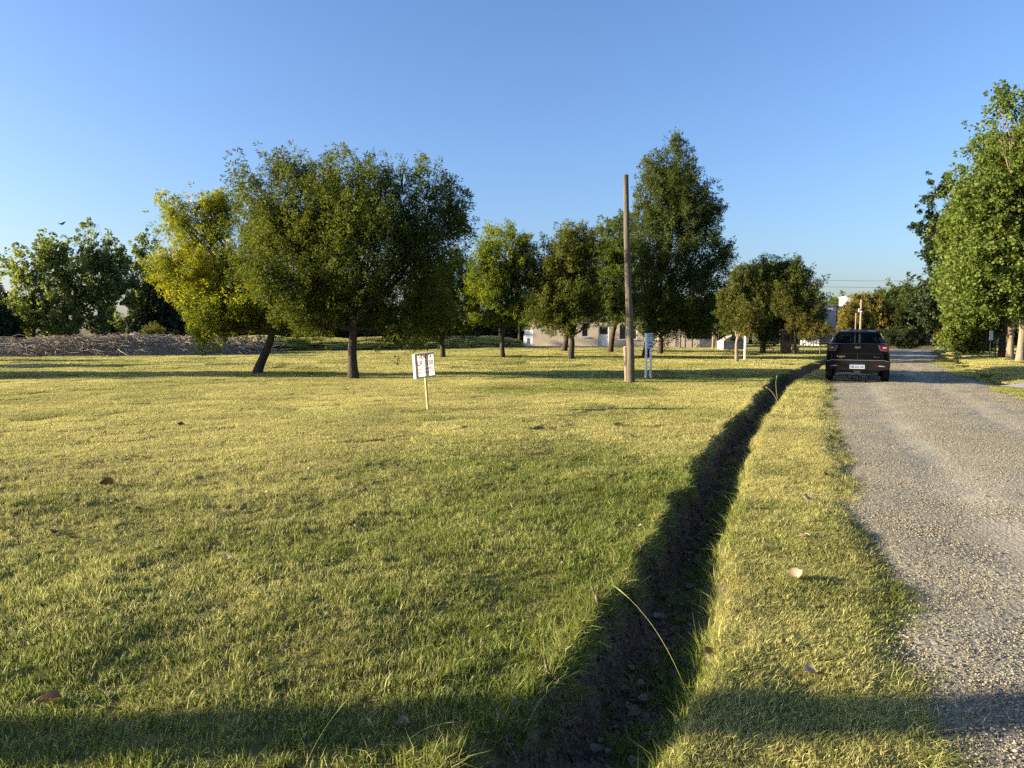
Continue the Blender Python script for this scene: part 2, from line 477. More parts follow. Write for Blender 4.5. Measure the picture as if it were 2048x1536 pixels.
def height(x, y):
    x = np.asarray(x, float); y = np.asarray(y, float)
    h = (fbm(x * 0.45, y * 0.45, 21, 2) - 0.5) * 0.09 * (y > -5) + (vnoise(x * 2.2, y * 2.2, 0, 25) - 0.5) * 0.045 * (1 - 0.6 * sstep(15, 40, y))
    h = h + (fbm(x * 0.06, y * 0.06, 27, 2) - 0.5) * 0.20 * sstep(6, 40, y)
    dl = lipL(y); dr = lipR(y); w = np.maximum(dr - dl, 0.12); t = (x - dl) / w
    endf = 1 - sstep(50, 62, y)
    dep = DEPTH * endf * (0.85 + 0.3 * vnoise(y * 0.8, 0 * y, 0, 31))
    steep = sstep(-0.02, 0.20 + 0.08 * vnoise(y * 3, 0 * y, 0, 33), t) * (1 - sstep(0.62, 1.02, t))
    floor_n = (vnoise(x * 6, y * 6, 0, 35) - 0.5) * 0.06
    h = h - steep * (dep + floor_n)
    # the road bed lies a little lower
    rl = roadL(y); rr = roadR(y)
    bed = sstep(-0.35, 0.25, x - rl) * (1 - sstep(-0.25, 0.35, x - rr)) * (y < 66)
    h = h * (1 - bed) - 0.10 * bed
    # small ditch on the right-hand verge
    rd = curve(_rd, y); m = (y > 19) & (y < 56)
    fade = sstep(20.5, 24, y) * (1 - sstep(50, 56, y))
    g = np.exp(-((x - rd) / 0.42) ** 2) * fade * 0.38 + -0.16 * np.exp(-((x - rd - 1.5) / 0.9) ** 2) * fade
    h = np.where(m, h - g, h)
    return h

def build_ground():
    ys = [-60, -30, -15, -8, -4, -2, -1.2]
    y = -0.6
    while y < 130:
        ys.append(y); y += max(0.05, min(0.6, 0.012 * abs(y) + 0.02))if y < 60 else 2.5
    ys += [150, 180, 230, 300, 420, 600, 900, 1400, 2500, 4500]
    ys = np.array(ys)
    offL = [0.0, 0.02, 0.05, 0.09, 0.14, 0.2, 0.28, 0.37, 0.48, 0.6]
    while offL[-1] < 90: offL.append(offL[-1] * 1.035 + 0.09)
    offL += [130, 200, 320, 600, 1200, 2500, 4500]
    inner = np.linspace(0.03, 0.97, 22)
    offR = [0.0, 0.02, 0.05, 0.09, 0.14, 0.2]
    while offR[-1] < 20: offR.append(offR[-1] + (0.16 if offR[-1] < 14 else 0.4))
    while offR[-1] < 90: offR.append(offR[-1] * 1.08 + 0.1)
    offR += [130, 200, 320, 600, 1200, 2500, 4500]
    yc = np.clip(ys, -2, 75)
    L = lipL(yc); Rr = np.maximum(lipR(yc), L + 0.12)
    X = np.concatenate([L[:, None] - np.array(offL)[::-1][None, :],
                        L[:, None] + (Rr - L)[:, None] * inner[None, :],
                        Rr[:, None] + np.array(offR)[None, :]], axis=1)
    Y = np.repeat(ys[:, None], X.shape[1], 1)
    Z = height(X.ravel(), Y.ravel()).reshape(X.shape)
    Z = np.where((Y > 130) | (np.abs(X) > 140), -0.05, Z)
    V = np.stack([X, Y, Z], -1).reshape(-1, 3)
    nr, nc = X.shape
    i = (np.arange(nr - 1)[:, None] * nc + np.arange(nc - 1)[None, :]).ravel()
    me = np_mesh('ground', V, np.stack([i, i + 1, i + nc + 1, i + nc], 1))
    t = (X - L[:, None]) / (Rr - L)[:, None]
    soil = sstep(-0.05, 0.05, t) * (1 - sstep(0.97, 1.05, t)) * (Y < 62)
    rl = roadL(Y); bare = sstep(-0.30, 0.0, X - rl) * (1 - sstep(0, 0.4, X - roadR(Y))) * (Y < 66)
    soil = np.clip(soil + bare, 0, 1)
    vcol(me, 'zone', np.repeat(soil.ravel()[:, None], 3, 1))
    o = link_mesh('ground', me, M['ground'], None, True)
    tag(o, 'short dry lawn ground cut by an earth ditch', 'ground', kind='structure')
build_ground()

def road_height(x, y, f):
    """f: 0 at the left edge, 1 at the right"""
    z = -0.03 + 0.035 * np.sin(np.pi * np.clip(f, 0, 1)) - 0.10 * np.exp(-f / 0.03) - 0.10 * np.exp(-(1 - f) / 0.03)
    z = z - 0.022 * np.exp(-((f - 0.27) / 0.07) ** 2) - 0.022 * np.exp(-((f - 0.66) / 0.07) ** 2)
    return z + (vnoise(x * 1.7, y * 1.7, 0, 41) - 0.5) * 0.03 + (vnoise(x * 6, y * 6, 0, 43) - 0.5) * 0.014

def build_road():
    ys = []; y = -1.2
    while y < 64: ys.append(y); y += max(0.05, 0.010 * abs(y))
    ys = np.array(ys); f = np.linspace(0, 1, 72)
    l = roadL(ys) - 0.25; r = roadR(ys) + 0.25
    X = l[:, None] + (r - l)[:, None] * f[None, :]; Y = np.repeat(ys[:, None], 72, 1)
    Z = road_height(X.ravel(), Y.ravel(), np.tile(f, len(ys))).reshape(X.shape)
    nr, nc = X.shape
    i = (np.arange(nr - 1)[:, None] * nc + np.arange(nc - 1)[None, :]).ravel()
    me = np_mesh('road', np.stack([X, Y, Z], -1).reshape(-1, 3), np.stack([i, i + 1, i + nc + 1, i + nc], 1))
    ft = np.tile(f, len(ys)); wob = 0.02 * (vnoise(Y.ravel() * 0.35, 0 * Y.ravel(), 0, 45) - 0.5)
    tr = np.exp(-((ft - 0.27 - wob) / 0.075) ** 2) + np.exp(-((ft - 0.66 - wob) / 0.075) ** 2)
    vcol(me, 'zone', np.repeat(np.clip(tr, 0, 1)[:, None], 3, 1))
    tag(link_mesh('road', me, M['road'], None, True), 'grey gravel road running away past the pickup', 'road', kind='structure')
    # the cross road where it bends away to the right
    n = 60; t = np.linspace(0, 1, n)
    cx = 30 + 62 * t; cy = 63.5 + 9 * t - 6 * np.sin(t * 2.6)
    w = 2.6
    f = np.linspace(-1, 1, 9)
    X = cx[:, None] + 0 * f[None, :]; Y = cy[:, None] + f[None, :] * w
    Z = np.maximum(height(X.ravel(), Y.ravel()).reshape(X.shape), -0.05) + 0.03 - 0.04 * np.abs(f[None, :]) ** 6
    i = (np.arange(n - 1)[:, None] * 9 + np.arange(8)[None, :]).ravel()
    me = np_mesh('cross_road', np.stack([X, Y, Z], -1).reshape(-1, 3), np.stack([i, i + 9, i + 10, i + 1], 1))
    tag(link_mesh('cross_road', me, M['road'], None, True), 'grey side road bending away to the right beyond the verge', 'road', kind='structure')
    # driveway across the right-hand verge
    n = 30; t = np.linspace(0, 1, n); f = np.linspace(-1, 1, 7)
    cx = 14.6 + 12 * t; cy = 21.2 + 1.2 * t
    X = cx[:, None] + 0 * f[None, :]; Y = cy[:, None] + f[None, :] * 0.75
    Z = np.maximum(height(X.ravel(), Y.ravel()).reshape(X.shape), -0.06) + 0.05 - 0.07 * np.abs(f[None, :]) ** 6
    i = (np.arange(n - 1)[:, None] * 7 + np.arange(6)[None, :]).ravel()
    me = np_mesh('driveway', np.stack([X, Y, Z], -1).reshape(-1, 3), np.stack([i, i + 7, i + 8, i + 1], 1))
    tag(link_mesh('driveway', me, M['concrete'], None, True), 'pale grey driveway crossing the verge on the right', 'driveway', kind='structure')
build_road()

def ground_z(x, y):
    return float(height(np.array([x]), np.array([y]))[0])

# ------------------------------------------------------------------ scattered stuff: grass, gravel
def scatter(name, P, rot, scl, idx, tint, coll, label, cat):
    me = bpy.data.meshes.new(name)
    P = np.asarray(P, np.float32)
    me.vertices.add(len(P)); me.vertices.foreach_set('co', P.ravel())
    a = me.attributes.new('rot', 'FLOAT_VECTOR', 'POINT'); a.data.foreach_set('vector', np.asarray(rot, np.float32).ravel())
    a = me.attributes.new('scl', 'FLOAT_VECTOR', 'POINT'); a.data.foreach_set('vector', np.asarray(scl, np.float32).ravel())
    a = me.attributes.new('idx', 'INT', 'POINT'); a.data.foreach_set('value', np.asarray(idx, np.int32))
    vcol(me, 'tint', tint)
    o = bpy.data.objects.new(name, me); COL.objects.link(o)
    ng = bpy.data.node_groups.new(name, 'GeometryNodeTree')
    ng.interface.new_socket('Geometry', in_out='INPUT', socket_type='NodeSocketGeometry')
    ng.interface.new_socket('Geometry', in_out='OUTPUT', socket_type='NodeSocketGeometry')
    gi = ng.nodes.new('NodeGroupInput'); go = ng.nodes.new('NodeGroupOutput')
    ip = ng.nodes.new('GeometryNodeInstanceOnPoints')
    ci = ng.nodes.new('GeometryNodeCollectionInfo')
    ci.inputs['Collection'].default_value = coll
    ci.inputs['Separate Children'].default_value = True
    ci.inputs['Reset Children'].default_value = True
    def na(nm, dt):
        n = ng.nodes.new('GeometryNodeInputNamedAttribute'); n.data_type = dt; n.inputs['Name'].default_value = nm
        return n.outputs['Attribute']
    e2r = ng.nodes.new('FunctionNodeEulerToRotation')
    ng.links.new(na('rot', 'FLOAT_VECTOR'), e2r.inputs[0])
    ng.links.new(gi.outputs[0], ip.inputs['Points'])
    ng.links.new(ci.outputs[0], ip.inputs['Instance'])
    ip.inputs['Pick Instance'].default_value = True
    ng.links.new(na('idx', 'INT'), ip.inputs['Instance Index'])
    ng.links.new(e2r.outputs[0], ip.inputs['Rotation'])
    ng.links.new(na('scl', 'FLOAT_VECTOR'), ip.inputs['Scale'])
    ng.links.new(ip.outputs[0], go.inputs[0])
    md = o.modifiers.new('scatter', 'NODES'); md.node_group = ng
    return tag(o, label, cat, kind='stuff')

def blades_mesh(name, rng, n, rad, hmin, hmax, wid, lean, square=False, flat=0.0):
    """n curved tapering blades rooted in a disk or square"""
    if square:
        bx = rng.uniform(-rad, rad, n); by = rng.uniform(-rad, rad, n)
    else:
        r = rad * np.sqrt(rng.random(n)); a = rng.uniform(0, 2 * np.pi, n); bx = r * np.cos(a); by = r * np.sin(a)
    h = rng.uniform(hmin, hmax, n) * (0.6 + 0.4 * rng.random(n)); az = rng.uniform(0, 2 * np.pi, n)
    ln = h * np.abs(rng.normal(lean, 0.35, n)) ; ln = np.clip(ln, 0, 2.2 * h)
    fl = rng.random(n) < flat
    h = np.where(fl, h * 0.35, h)
    dx = np.cos(az); dy = np.sin(az); tw = az + np.pi / 2 + rng.normal(0, 0.7, n)
    sx = np.cos(tw); sy = np.sin(tw)
    w = wid * rng.uniform(0.6, 1.3, n)
    P = np.zeros((n, 5, 3))
    for k, (s, c, ww) in enumerate(((0, 0, 1), (0, 0, -1), (0.55, 0.35, 0.85), (0.55, 0.35, -0.85), (1, 1, 0))):
        P[:, k, 0] = bx + dx * ln * c + sx * w * 0.5 * ww
        P[:, k, 1] = by + dy * ln * c + sy * w * 0.5 * ww
        P[:, k, 2] = h * s * (1 - 0.12 * c) - 0.012 * (s == 0)
    b = np.arange(n)[:, None] * 5
    q = b + np.array([[0, 1, 3, 2]]); t = b + np.array([[2, 3, 4]])
    me = np_mesh(name, P.reshape(-1, 3), q, t)
    c = np.zeros((n, 5, 3)); c[:, :, 0] = np.clip(rng.normal(0.5, 0.28, n), 0, 1.2)[:, None]; c[:, :, 1] = rng.uniform(0.5, 1.35, n)[:, None]
    vcol(me, 'blade', c.reshape(-1, 3))
    me.materials.append(M['grass'])
    return me

def proto_coll(name, meshes):
    c = bpy.data.collections.new(name)
    for i, me in enumerate(meshes):
        c.objects.link(bpy.data.objects.new('%s_%02d' % (name, i), me))
    return c

rng = np.random.default_rng(7)
tufts = proto_coll('grass_tuft', [blades_mesh('tuft', rng, 16, 0.035, 0.028, 0.062, 0.0036, 0.55, flat=0.25) for i in range(8)]
                   + [blades_mesh('tuft_long', rng, 16, 0.035, 0.07, 0.17, 0.0048, 0.75, flat=0.05) for i in range(4)]
                   + [blades_mesh('tuft_runner', rng, 12, 0.05, 0.03, 0.07, 0.0034, 1.6, flat=0.6) for i in range(4)])
patch_mid = proto_coll('grass_patch_mid', [blades_mesh('patch', rng, 1500, 0.34, 0.022, 0.055, 0.0062, 0.5, False, 0.2) for i in range(6)])
patch_far = proto_coll('grass_patch_far', [blades_mesh('patchf', rng, 1500, 0.85, 0.025, 0.055, 0.017, 0.4, False, 0.1) for i in range(5)])

def in_lawn_left(x, y, m=0.0):
    return x < lipL(y) - m
def in_verge(x, y, m=0.0):
    return (x > lipR(y) + m) & (x < roadL(y) - m + 0.0)
def in_right(x, y, m=0.0):
    ok = (x > roadR(y) + m)
    drive = (x > 14.4) & (x < 27) & (np.abs(y - (21.2 + 1.2 * (x - 14.6) / 12)) < 0.75 + m)
    return ok & ~drive

def wedge(rng, n, y0, y1, pad=1.2):
    y = np.sqrt(rng.uniform(y0 * y0, y1 * y1, n)); h = 0.715 * y + pad
    return rng.uniform(-1, 1, n) * h, y

def tint_of(x, y, rng, dry, brv=0.18):
    big = fbm(x * 0.35 + 3, y * 0.35, 51, 3); sm = vnoise(x * 2.3, y * 2.3, 0, 55)
    f = dry + (big - 0.5) * 1.5 + (sm - 0.5) * 0.45 + rng.normal(0, 0.10, len(x))
    br = 1 + (vnoise(x * 1.1, y * 1.1, 0, 57) - 0.5) * 0.3 + rng.uniform(-brv, brv, len(x))
    return np.stack([f, br, 0 * f], 1)

def dryness(y):
    return 0.50 + 0.27 * sstep(3.5, 12, y)

def lay(name, parts, coll, label, cat='grass'):
    P, Rt, S, I, T = [np.concatenate([p[k] for p in parts]) for k in range(5)]
    scatter(name, P, Rt, S, I, T, coll, label, cat)

def place(x, y, rng, idx, smin, smax, dry, zoff=0.0, tilt=0.15, hs=1.0):
    z = height(x, y) + zoff
    rot = np.stack([rng.normal(0, tilt, len(x)), rng.normal(0, tilt, len(x)), rng.uniform(0, 6.283, len(x))], 1)
    s = rng.uniform(smin, smax, len(x)); sc = np.stack([s, s, s * hs], 1)
    return (np.stack([x, y, z], 1), rot, sc, idx, tint_of(x, y, rng, dry))

rng = np.random.default_rng(11)
# left lawn: single tufts near the camera, denser and longer along the ditch lip
x, y = wedge(rng, 70000, 1.2, 10.5, 0.8)
y2 = rng.uniform(1.2, 10.5, 10500); x2 = -(0.715 * y2 + 0.8 + 1.5 * rng.random(10500))      # lawn carries on beyond the left edge
x = np.concatenate([x, x2]); y = np.concatenate([y, y2])
k = in_lawn_left(x, y, 0.0) & ((height(x, y) > -0.09))
x, y = x[k], y[k]
keep = rng.random(len(x)) < np.clip(1.25 - 0.06 * y, 0.5, 1)
x, y = x[keep], y[keep]
hs = 0.80 + 0.7 * (vnoise(x * 0.9, y * 0.9, 0, 61) - 0.4) + 0.7 * (vnoise(x * 5, y * 5, 0, 63) - 0.5) + 0.25 * (y < 4)
nearp = [place(x, y, rng, rng.integers(0, 8, len(x)), 0.8, 1.25, dryness(y), hs=hs)]
n = 3600; yy = 1.2 + (rng.random(n) ** 1.6) * 34; xx = lipL(yy) - np.abs(rng.normal(0, 0.08, n)) + 0.05
kk = vnoise(yy * 2.0, 0 * yy, 0, 67) > 0.42; xx, yy = xx[kk], yy[kk]; n = len(xx)
nearp.append(place(xx, yy, rng, rng.integers(8, 12, n), 0.35, 0.95, dryness(yy) - 0.02, tilt=0.45))
n = 300; yy = rng.uniform(2.2, 4.6, n); xx = lipL(yy) - np.abs(rng.normal(0, 0.10, n)) + 0.06
nearp.append(place(xx, yy, rng, rng.integers(8, 12, n), 0.4, 0.95, 0.5 + rng.normal(0, .25, n), tilt=0.7))
n = 9000; yy = np.sqrt(rng.uniform(1, 38 ** 2, n)); xx = lipL(yy) - rng.uniform(0.0, 0.5, n)
nearp.append(place(xx, yy, rng, rng.integers(0, 8, n), 0.9, 1.5, dryness(yy)))
x, y = wedge(rng, 2600, 1.2, 16, 0.8)
k = in_lawn_left(x, y, 0.1) & (vnoise(x * .8, y * .8, 0, 64) > 0.45); x, y = x[k], y[k]
nearp.append(place(x, y, rng, rng.integers(8, 12, len(x)), 0.3, 0.62, dryness(y) + rng.normal(0, .35, len(x)), tilt=0.5))
x, y = wedge(rng, 5000, 1.2, 12, 0.8)
k = in_lawn_left(x, y, 0.1); x, y = x[k], y[k]
nearp.append(place(x, y, rng, rng.integers(12, 16, len(x)), 0.7, 1.4, dryness(y) + 0.25, zoff=0.012, tilt=0.3))
lay('lawn_grass_near', nearp, tufts, 'short mixed green and straw coloured lawn left of the ditch in front')
x, y = wedge(rng, 9000, 9.3, 30, 1.5)
y2 = rng.uniform(9.3, 30, 520); x2 = -(0.715 * y2 + 1.5 + 1.6 * rng.random(520)); x = np.concatenate([x, x2]); y = np.concatenate([y, y2])
k = in_lawn_left(x, y, 0.3); x, y = x[k], y[k]
p1 = [place(x, y, rng, rng.integers(0, 6, len(x)), 0.85, 1.2, dryness(y), tilt=0.02)]
x, y = wedge(rng, 1500, 9.3, 30, 1.5)
lay('lawn_grass_middle', p1, patch_mid, 'dry yellow green lawn in the middle of the field')
x, y = wedge(rng, 10000, 27, 95, 6)
k = (in_lawn_left(x, y, 0.7) | (in_right(x, y, 0.8) & (y < 62)) | ((x > lipR(y) + .7) & (x < roadL(y) - .7)) | (y > 82)) 
x, y = x[k], y[k]
lay('lawn_grass_far', [place(x, y, rng, rng.integers(0, 5, len(x)), 0.85, 1.2, dryness(y) - 0.05, tilt=0.02)], patch_far, 'far lawn with long tree shadows across it')

# verge between ditch and road
rng = np.random.default_rng(12)
vp = []
n = 40000; yy = 1.0 + 13 * rng.random(n) ** 1.5; l = lipR(yy); r = roadL(yy)
f = rng.random(n); xx = l - 0.03 + (r - l + 0.10) * f
edge = (f > 0.85)
vp.append(place(xx, yy, rng, np.where(edge | (rng.random(n) < 0.15), rng.integers(12, 16, n), rng.integers(0, 8, n)), 0.8, 1.25, 1.0 + 0.02 * sstep(3, 10, yy) + 0.25 * (f - 0.6) * (f > 0.6) + 0.5 * (vnoise(xx * 4, yy * 4, 0, 75) - 0.5), hs=0.75 + 0.5 * (vnoise(xx * 6, yy * 6, 0, 77) - .5)))
n = 1500; yy = 1.0 + 36 * rng.random(n) ** 1.6; xx = lipR(yy) + rng.normal(0.0, 0.06, n)
vp.append(place(xx, yy, rng, rng.integers(8, 12, n), 0.3, 0.75, 0.7 + 0 * yy, tilt=0.4))
n = 4600; yy = 1.0 + 15 * rng.random(n) ** 1.4; xx = roadL(yy) + np.abs(rng.normal(0.0, 0.30, n)) - 0.1
kk = vnoise(xx * 2.5, yy * 2.5, 0, 73) > 0.45; xx, yy = xx[kk], yy[kk]; n = len(xx)
vp.append(place(xx, yy, rng, rng.integers(12, 16, n), 0.8, 1.5, 0.8 + 0 * yy, zoff=0.03))
n = 12000; yy = 13 + 28 * rng.random(n); l = lipR(yy); r = roadL(yy); xx = l + (r - l + 0.15) * rng.random(n)
vp.append(place(xx, yy, rng, rng.integers(0, 8, n), 1.2, 2.2, 0.9 + 0 * yy, hs=0.7))
lay('verge_grass', vp, tufts, 'strip of dry grass between the ditch and the gravel road')
# right-hand verge
rng = np.random.default_rng(13)
yy = rng.uniform(13, 40, 6000); xx = roadR(yy) + 0.1 + rng.random(6000) * 14
k = in_right(xx, yy, 0.25); xx, yy = xx[k], yy[k]
rp = [place(xx, yy, rng, rng.integers(0, 6, len(xx)), 0.8, 1.2, 0.55 + 0 * yy, tilt=0.02)]
lay('right_verge_grass', rp, patch_mid, 'short grass verge on the far side of the road under the poplars')
# sparse weeds and moss in the ditch
rng = np.random.default_rng(14)
n = 9000; yy = 1.2 + 28 * rng.random(n) ** 1.7; l = lipL(yy); r = lipR(yy); f = rng.beta(3.2, 1.7, n); xx = l + (r - l) * f
m_ = vnoise(xx * 3, yy * 3, 0, 71) > 0.38
xx, yy = xx[m_], yy[m_]
dp = [place(xx, yy, rng, np.where(rng.random(len(xx)) < 0.3, rng.integers(8, 12, len(xx)), rng.integers(0, 8, len(xx))), 0.6, 1.15, 0.34 + 0 * yy, tilt=0.3)]
n = 2600; yy = 1.2 + 30 * rng.random(n) ** 1.7; xx = lipL(yy) + rng.normal(0.01, 0.035, n)
hp = place(xx, yy, rng, rng.integers(8, 12, n), 0.4, 1.0, 0.62 + 0 * yy)
hp[0][:, 2] = np.maximum(hp[0][:, 2], -0.12) + rng.uniform(-0.10, 0.0, n)
hp = (hp[0], np.stack([rng.normal(0, .4, n), rng.uniform(1.1, 2.5, n), rng.normal(-.35, .6, n)], 1), hp[2], hp[3], hp[4])
dp.append(hp)
lay('ditch_grass', dp, tufts, 'dark green weeds growing on the floor of the ditch')

# gravel stones on the road
def stone_patch(rng, n, rad, smin, smax):
    ico = np.array([(0, 0, -1), (.72, -.53, -.45), (-.28, -.85, -.45), (-.89, 0, -.45), (-.28, .85, -.45), (.72, .53, -.45), (.28, -.85, .45), (-.72, -.53, .45), (-.72, .53, .45), (.28, .85, .45), (.89, 0, .45), (0, 0, 1)])
    tri = np.array([(0, 1, 2), (1, 0, 5), (0, 2, 3), (0, 3, 4), (0, 4, 5), (1, 5, 10), (2, 1, 6), (3, 2, 7), (4, 3, 8), (5, 4, 9), (1, 10, 6), (2, 6, 7), (3, 7, 8), (4, 8, 9), (5, 9, 10), (6, 10, 11), (7, 6, 11), (8, 7, 11), (9, 8, 11), (10, 9, 11)])
    s = smin + (smax - smin) * rng.random(n) ** 3
    r = rad * np.sqrt(rng.random(n)); a = rng.uniform(0, 6.283, n)
    c = np.stack([r * np.cos(a), r * np.sin(a), s * 0.2], 1)
    an = rng.uniform(0, 6.283, n); ca, sa = np.cos(an)[:, None], np.sin(an)[:, None]
    v = ico[None] * (1 + rng.normal(0, 0.17, (n, 12, 1)))
    v = v * np.stack([s * rng.uniform(.8, 1.3, n), s * rng.uniform(.7, 1.1, n), s * rng.uniform(.35, .65, n)], 1)[:, None, :]
    x = v[:, :, 0] * ca - v[:, :, 1] * sa; yv = v[:, :, 0] * sa + v[:, :, 1] * ca
    V = np.stack([x, yv, v[:, :, 2]], -1) + c[:, None, :]
    me = np_mesh('stones', V.reshape(-1, 3), None, (tri[None] + (np.arange(n) * 12)[:, None, None]).reshape(-1, 3))
    t = rng.uniform(0.6, 1.3, n)[:, None, None] * np.array([0.255, 0.227, 0.166])[None, None] * np.ones((n, 12, 1))
    vcol(me, 'leafcol', t.reshape(-1, 3))
    me.materials.append(M['stone'])
    return me
M['stone'] = leaf_mat('road_stone', 0.0, (1, 1, 1), 0.95, 0.08)
rng = np.random.default_rng(15)
stones = proto_coll('stone_patch', [stone_patch(rng, 460, 0.34, 0.002, 0.0075) for i in range(6)] + [stone_patch(rng, 30, 0.34, 0.004, 0.012) for i in range(3)])
n = 3600; yy = 1.5 + 38 * rng.random(n) ** 1.8; l = roadL(yy); r = roadR(yy); f = rng.random(n)
xx = l - 0.02 + (r - l + 0.04) * f
k = (np.abs(xx) < 0.73 * yy + 2.0); xx, yy, f = xx[k], yy[k], f[k]
n = len(xx)
fr = (xx - (roadL(yy) - 0.25)) / (roadR(yy) - roadL(yy) + 0.5)
zz = road_height(xx, yy, fr)
track = np.exp(-((fr - 0.27) / 0.08) ** 2) + np.exp(-((fr - 0.66) / 0.08) ** 2)
ix = np.where(rng.random(n) < 0.28, rng.integers(6, 9, n), rng.integers(0, 6, n))
k = rng.random(n) > track * 0.93
scatter('road_gravel', np.stack([xx, yy, zz], 1)[k], np.stack([0 * xx, 0 * xx, rng.uniform(0, 6.28, n)], 1)[k], np.repeat(rng.uniform(0.8, 1.3, n)[:, None], 3, 1)[k], ix[k], np.ones((n, 3))[k], stones, 'loose grey gravel lying on the road surface', 'gravel')

# crumbled earth in the ditch
M['clod'] = simple('earth_clod', (0.15, 0.112, 0.076), 0.95, 0.3, 20, spec=0.1)
def clods(rng):
    me = stone_patch(rng, 90, 0.16, 0.003, 0.02); me.materials.clear(); me.materials.append(M['clod']); return me
rng = np.random.default_rng(16)
cl = proto_coll('clod_patch', [clods(rng) for i in range(4)])
n = 900; yy = 1.2 + 24 * rng.random(n) ** 1.7; l = lipL(yy); r = lipR(yy); xx = l + (r - l) * rng.uniform(0.04, 0.75, n)
e_ = 0.02; hz0 = height(xx, yy); sl = (height(xx + e_, yy) - hz0) / e_
scatter('earth_clods', np.stack([xx, yy, hz0], 1), np.stack([0 * xx, -np.arctan(sl), 0 * xx], 1), np.repeat(rng.uniform(.6, 1.2, n)[:, None], 3, 1), rng.integers(0, 4, n), np.ones((n, 3)), cl, 'crumbled earth lying along the bottom and banks of the ditch', 'earth')

# ------------------------------------------------------------------ trees
def grow(rng, base, fork, lobes, r0, limbs=3, seed=0, bark='bark', thin=1.0):
    """trunk polyline to the fork, limbs into every lobe; returns a mesh builder"""
    mb = MB()
    base = Vector(base); fork = Vector(fork)
    pts = []; rad = []
    nseg = 8
    for i in range(nseg + 1):
        t = i / nseg
        p = base.lerp(fork, t)
        p.x += 0.06 * math.sin(t * 5 + seed) * t; p.y += 0.05 * math.cos(t * 4 + seed) * t
        pts.append(p); rad.append(r0 * (1.0 + 0.4 * math.exp(-t * 11)) * (1 - 0.30 * t))
    pts[0].z -= 0.15
    mb.tube(pts, rad, 11)
    ends = []
    for (c, r) in lobes:
        c = Vector(c); st = base.lerp(fork, rng.uniform(0.82, 1.0))
        d = c - st
        L = d.length
        k = 7; lp = []; lr = []
        mid = st + d * 0.45 + Vector((0, 0, 0.12 * L)) + Vector(rng.normal(0, 0.06 * L, 3))
        for i in range(k + 1):
            t = i / k
            p = st * (1 - t) ** 2 + mid * 2 * t * (1 - t) + c * t * t
            lp.append(p + Vector(rng.normal(0, 0.02 * L, 3)) * (t > 0) * (t < 1)); lr.append(max(0.012, r0 * 0.36 * thin * (1 - 0.82 * t)))
        mb.tube(lp, lr, 7)
        for j in range(limbs):
            s = lp[int(rng.integers(2, k))]
            dd = rng.normal(0, 1, 3); dd[2] = abs(dd[2]) * 0.6 + 0.2; dd /= np.linalg.norm(dd)
            e = c + Vector((dd[0] * r[0], dd[1] * r[1], dd[2] * r[2])) * 0.75
            m2 = s.lerp(e, 0.5) + Vector(rng.normal(0, 0.08, 3)) * L * 0.5
            q = [s * (1 - t) ** 2 + m2 * 2 * t * (1 - t) + e * t * t for t in (0, .2, .4, .6, .8, 1)]
            mb.tube(q, [max(0.008, r0 * 0.13 * thin * (1 - 0.8 * t)) for t in (0, .2, .4, .6, .8, 1)], 5, False)
    return mb

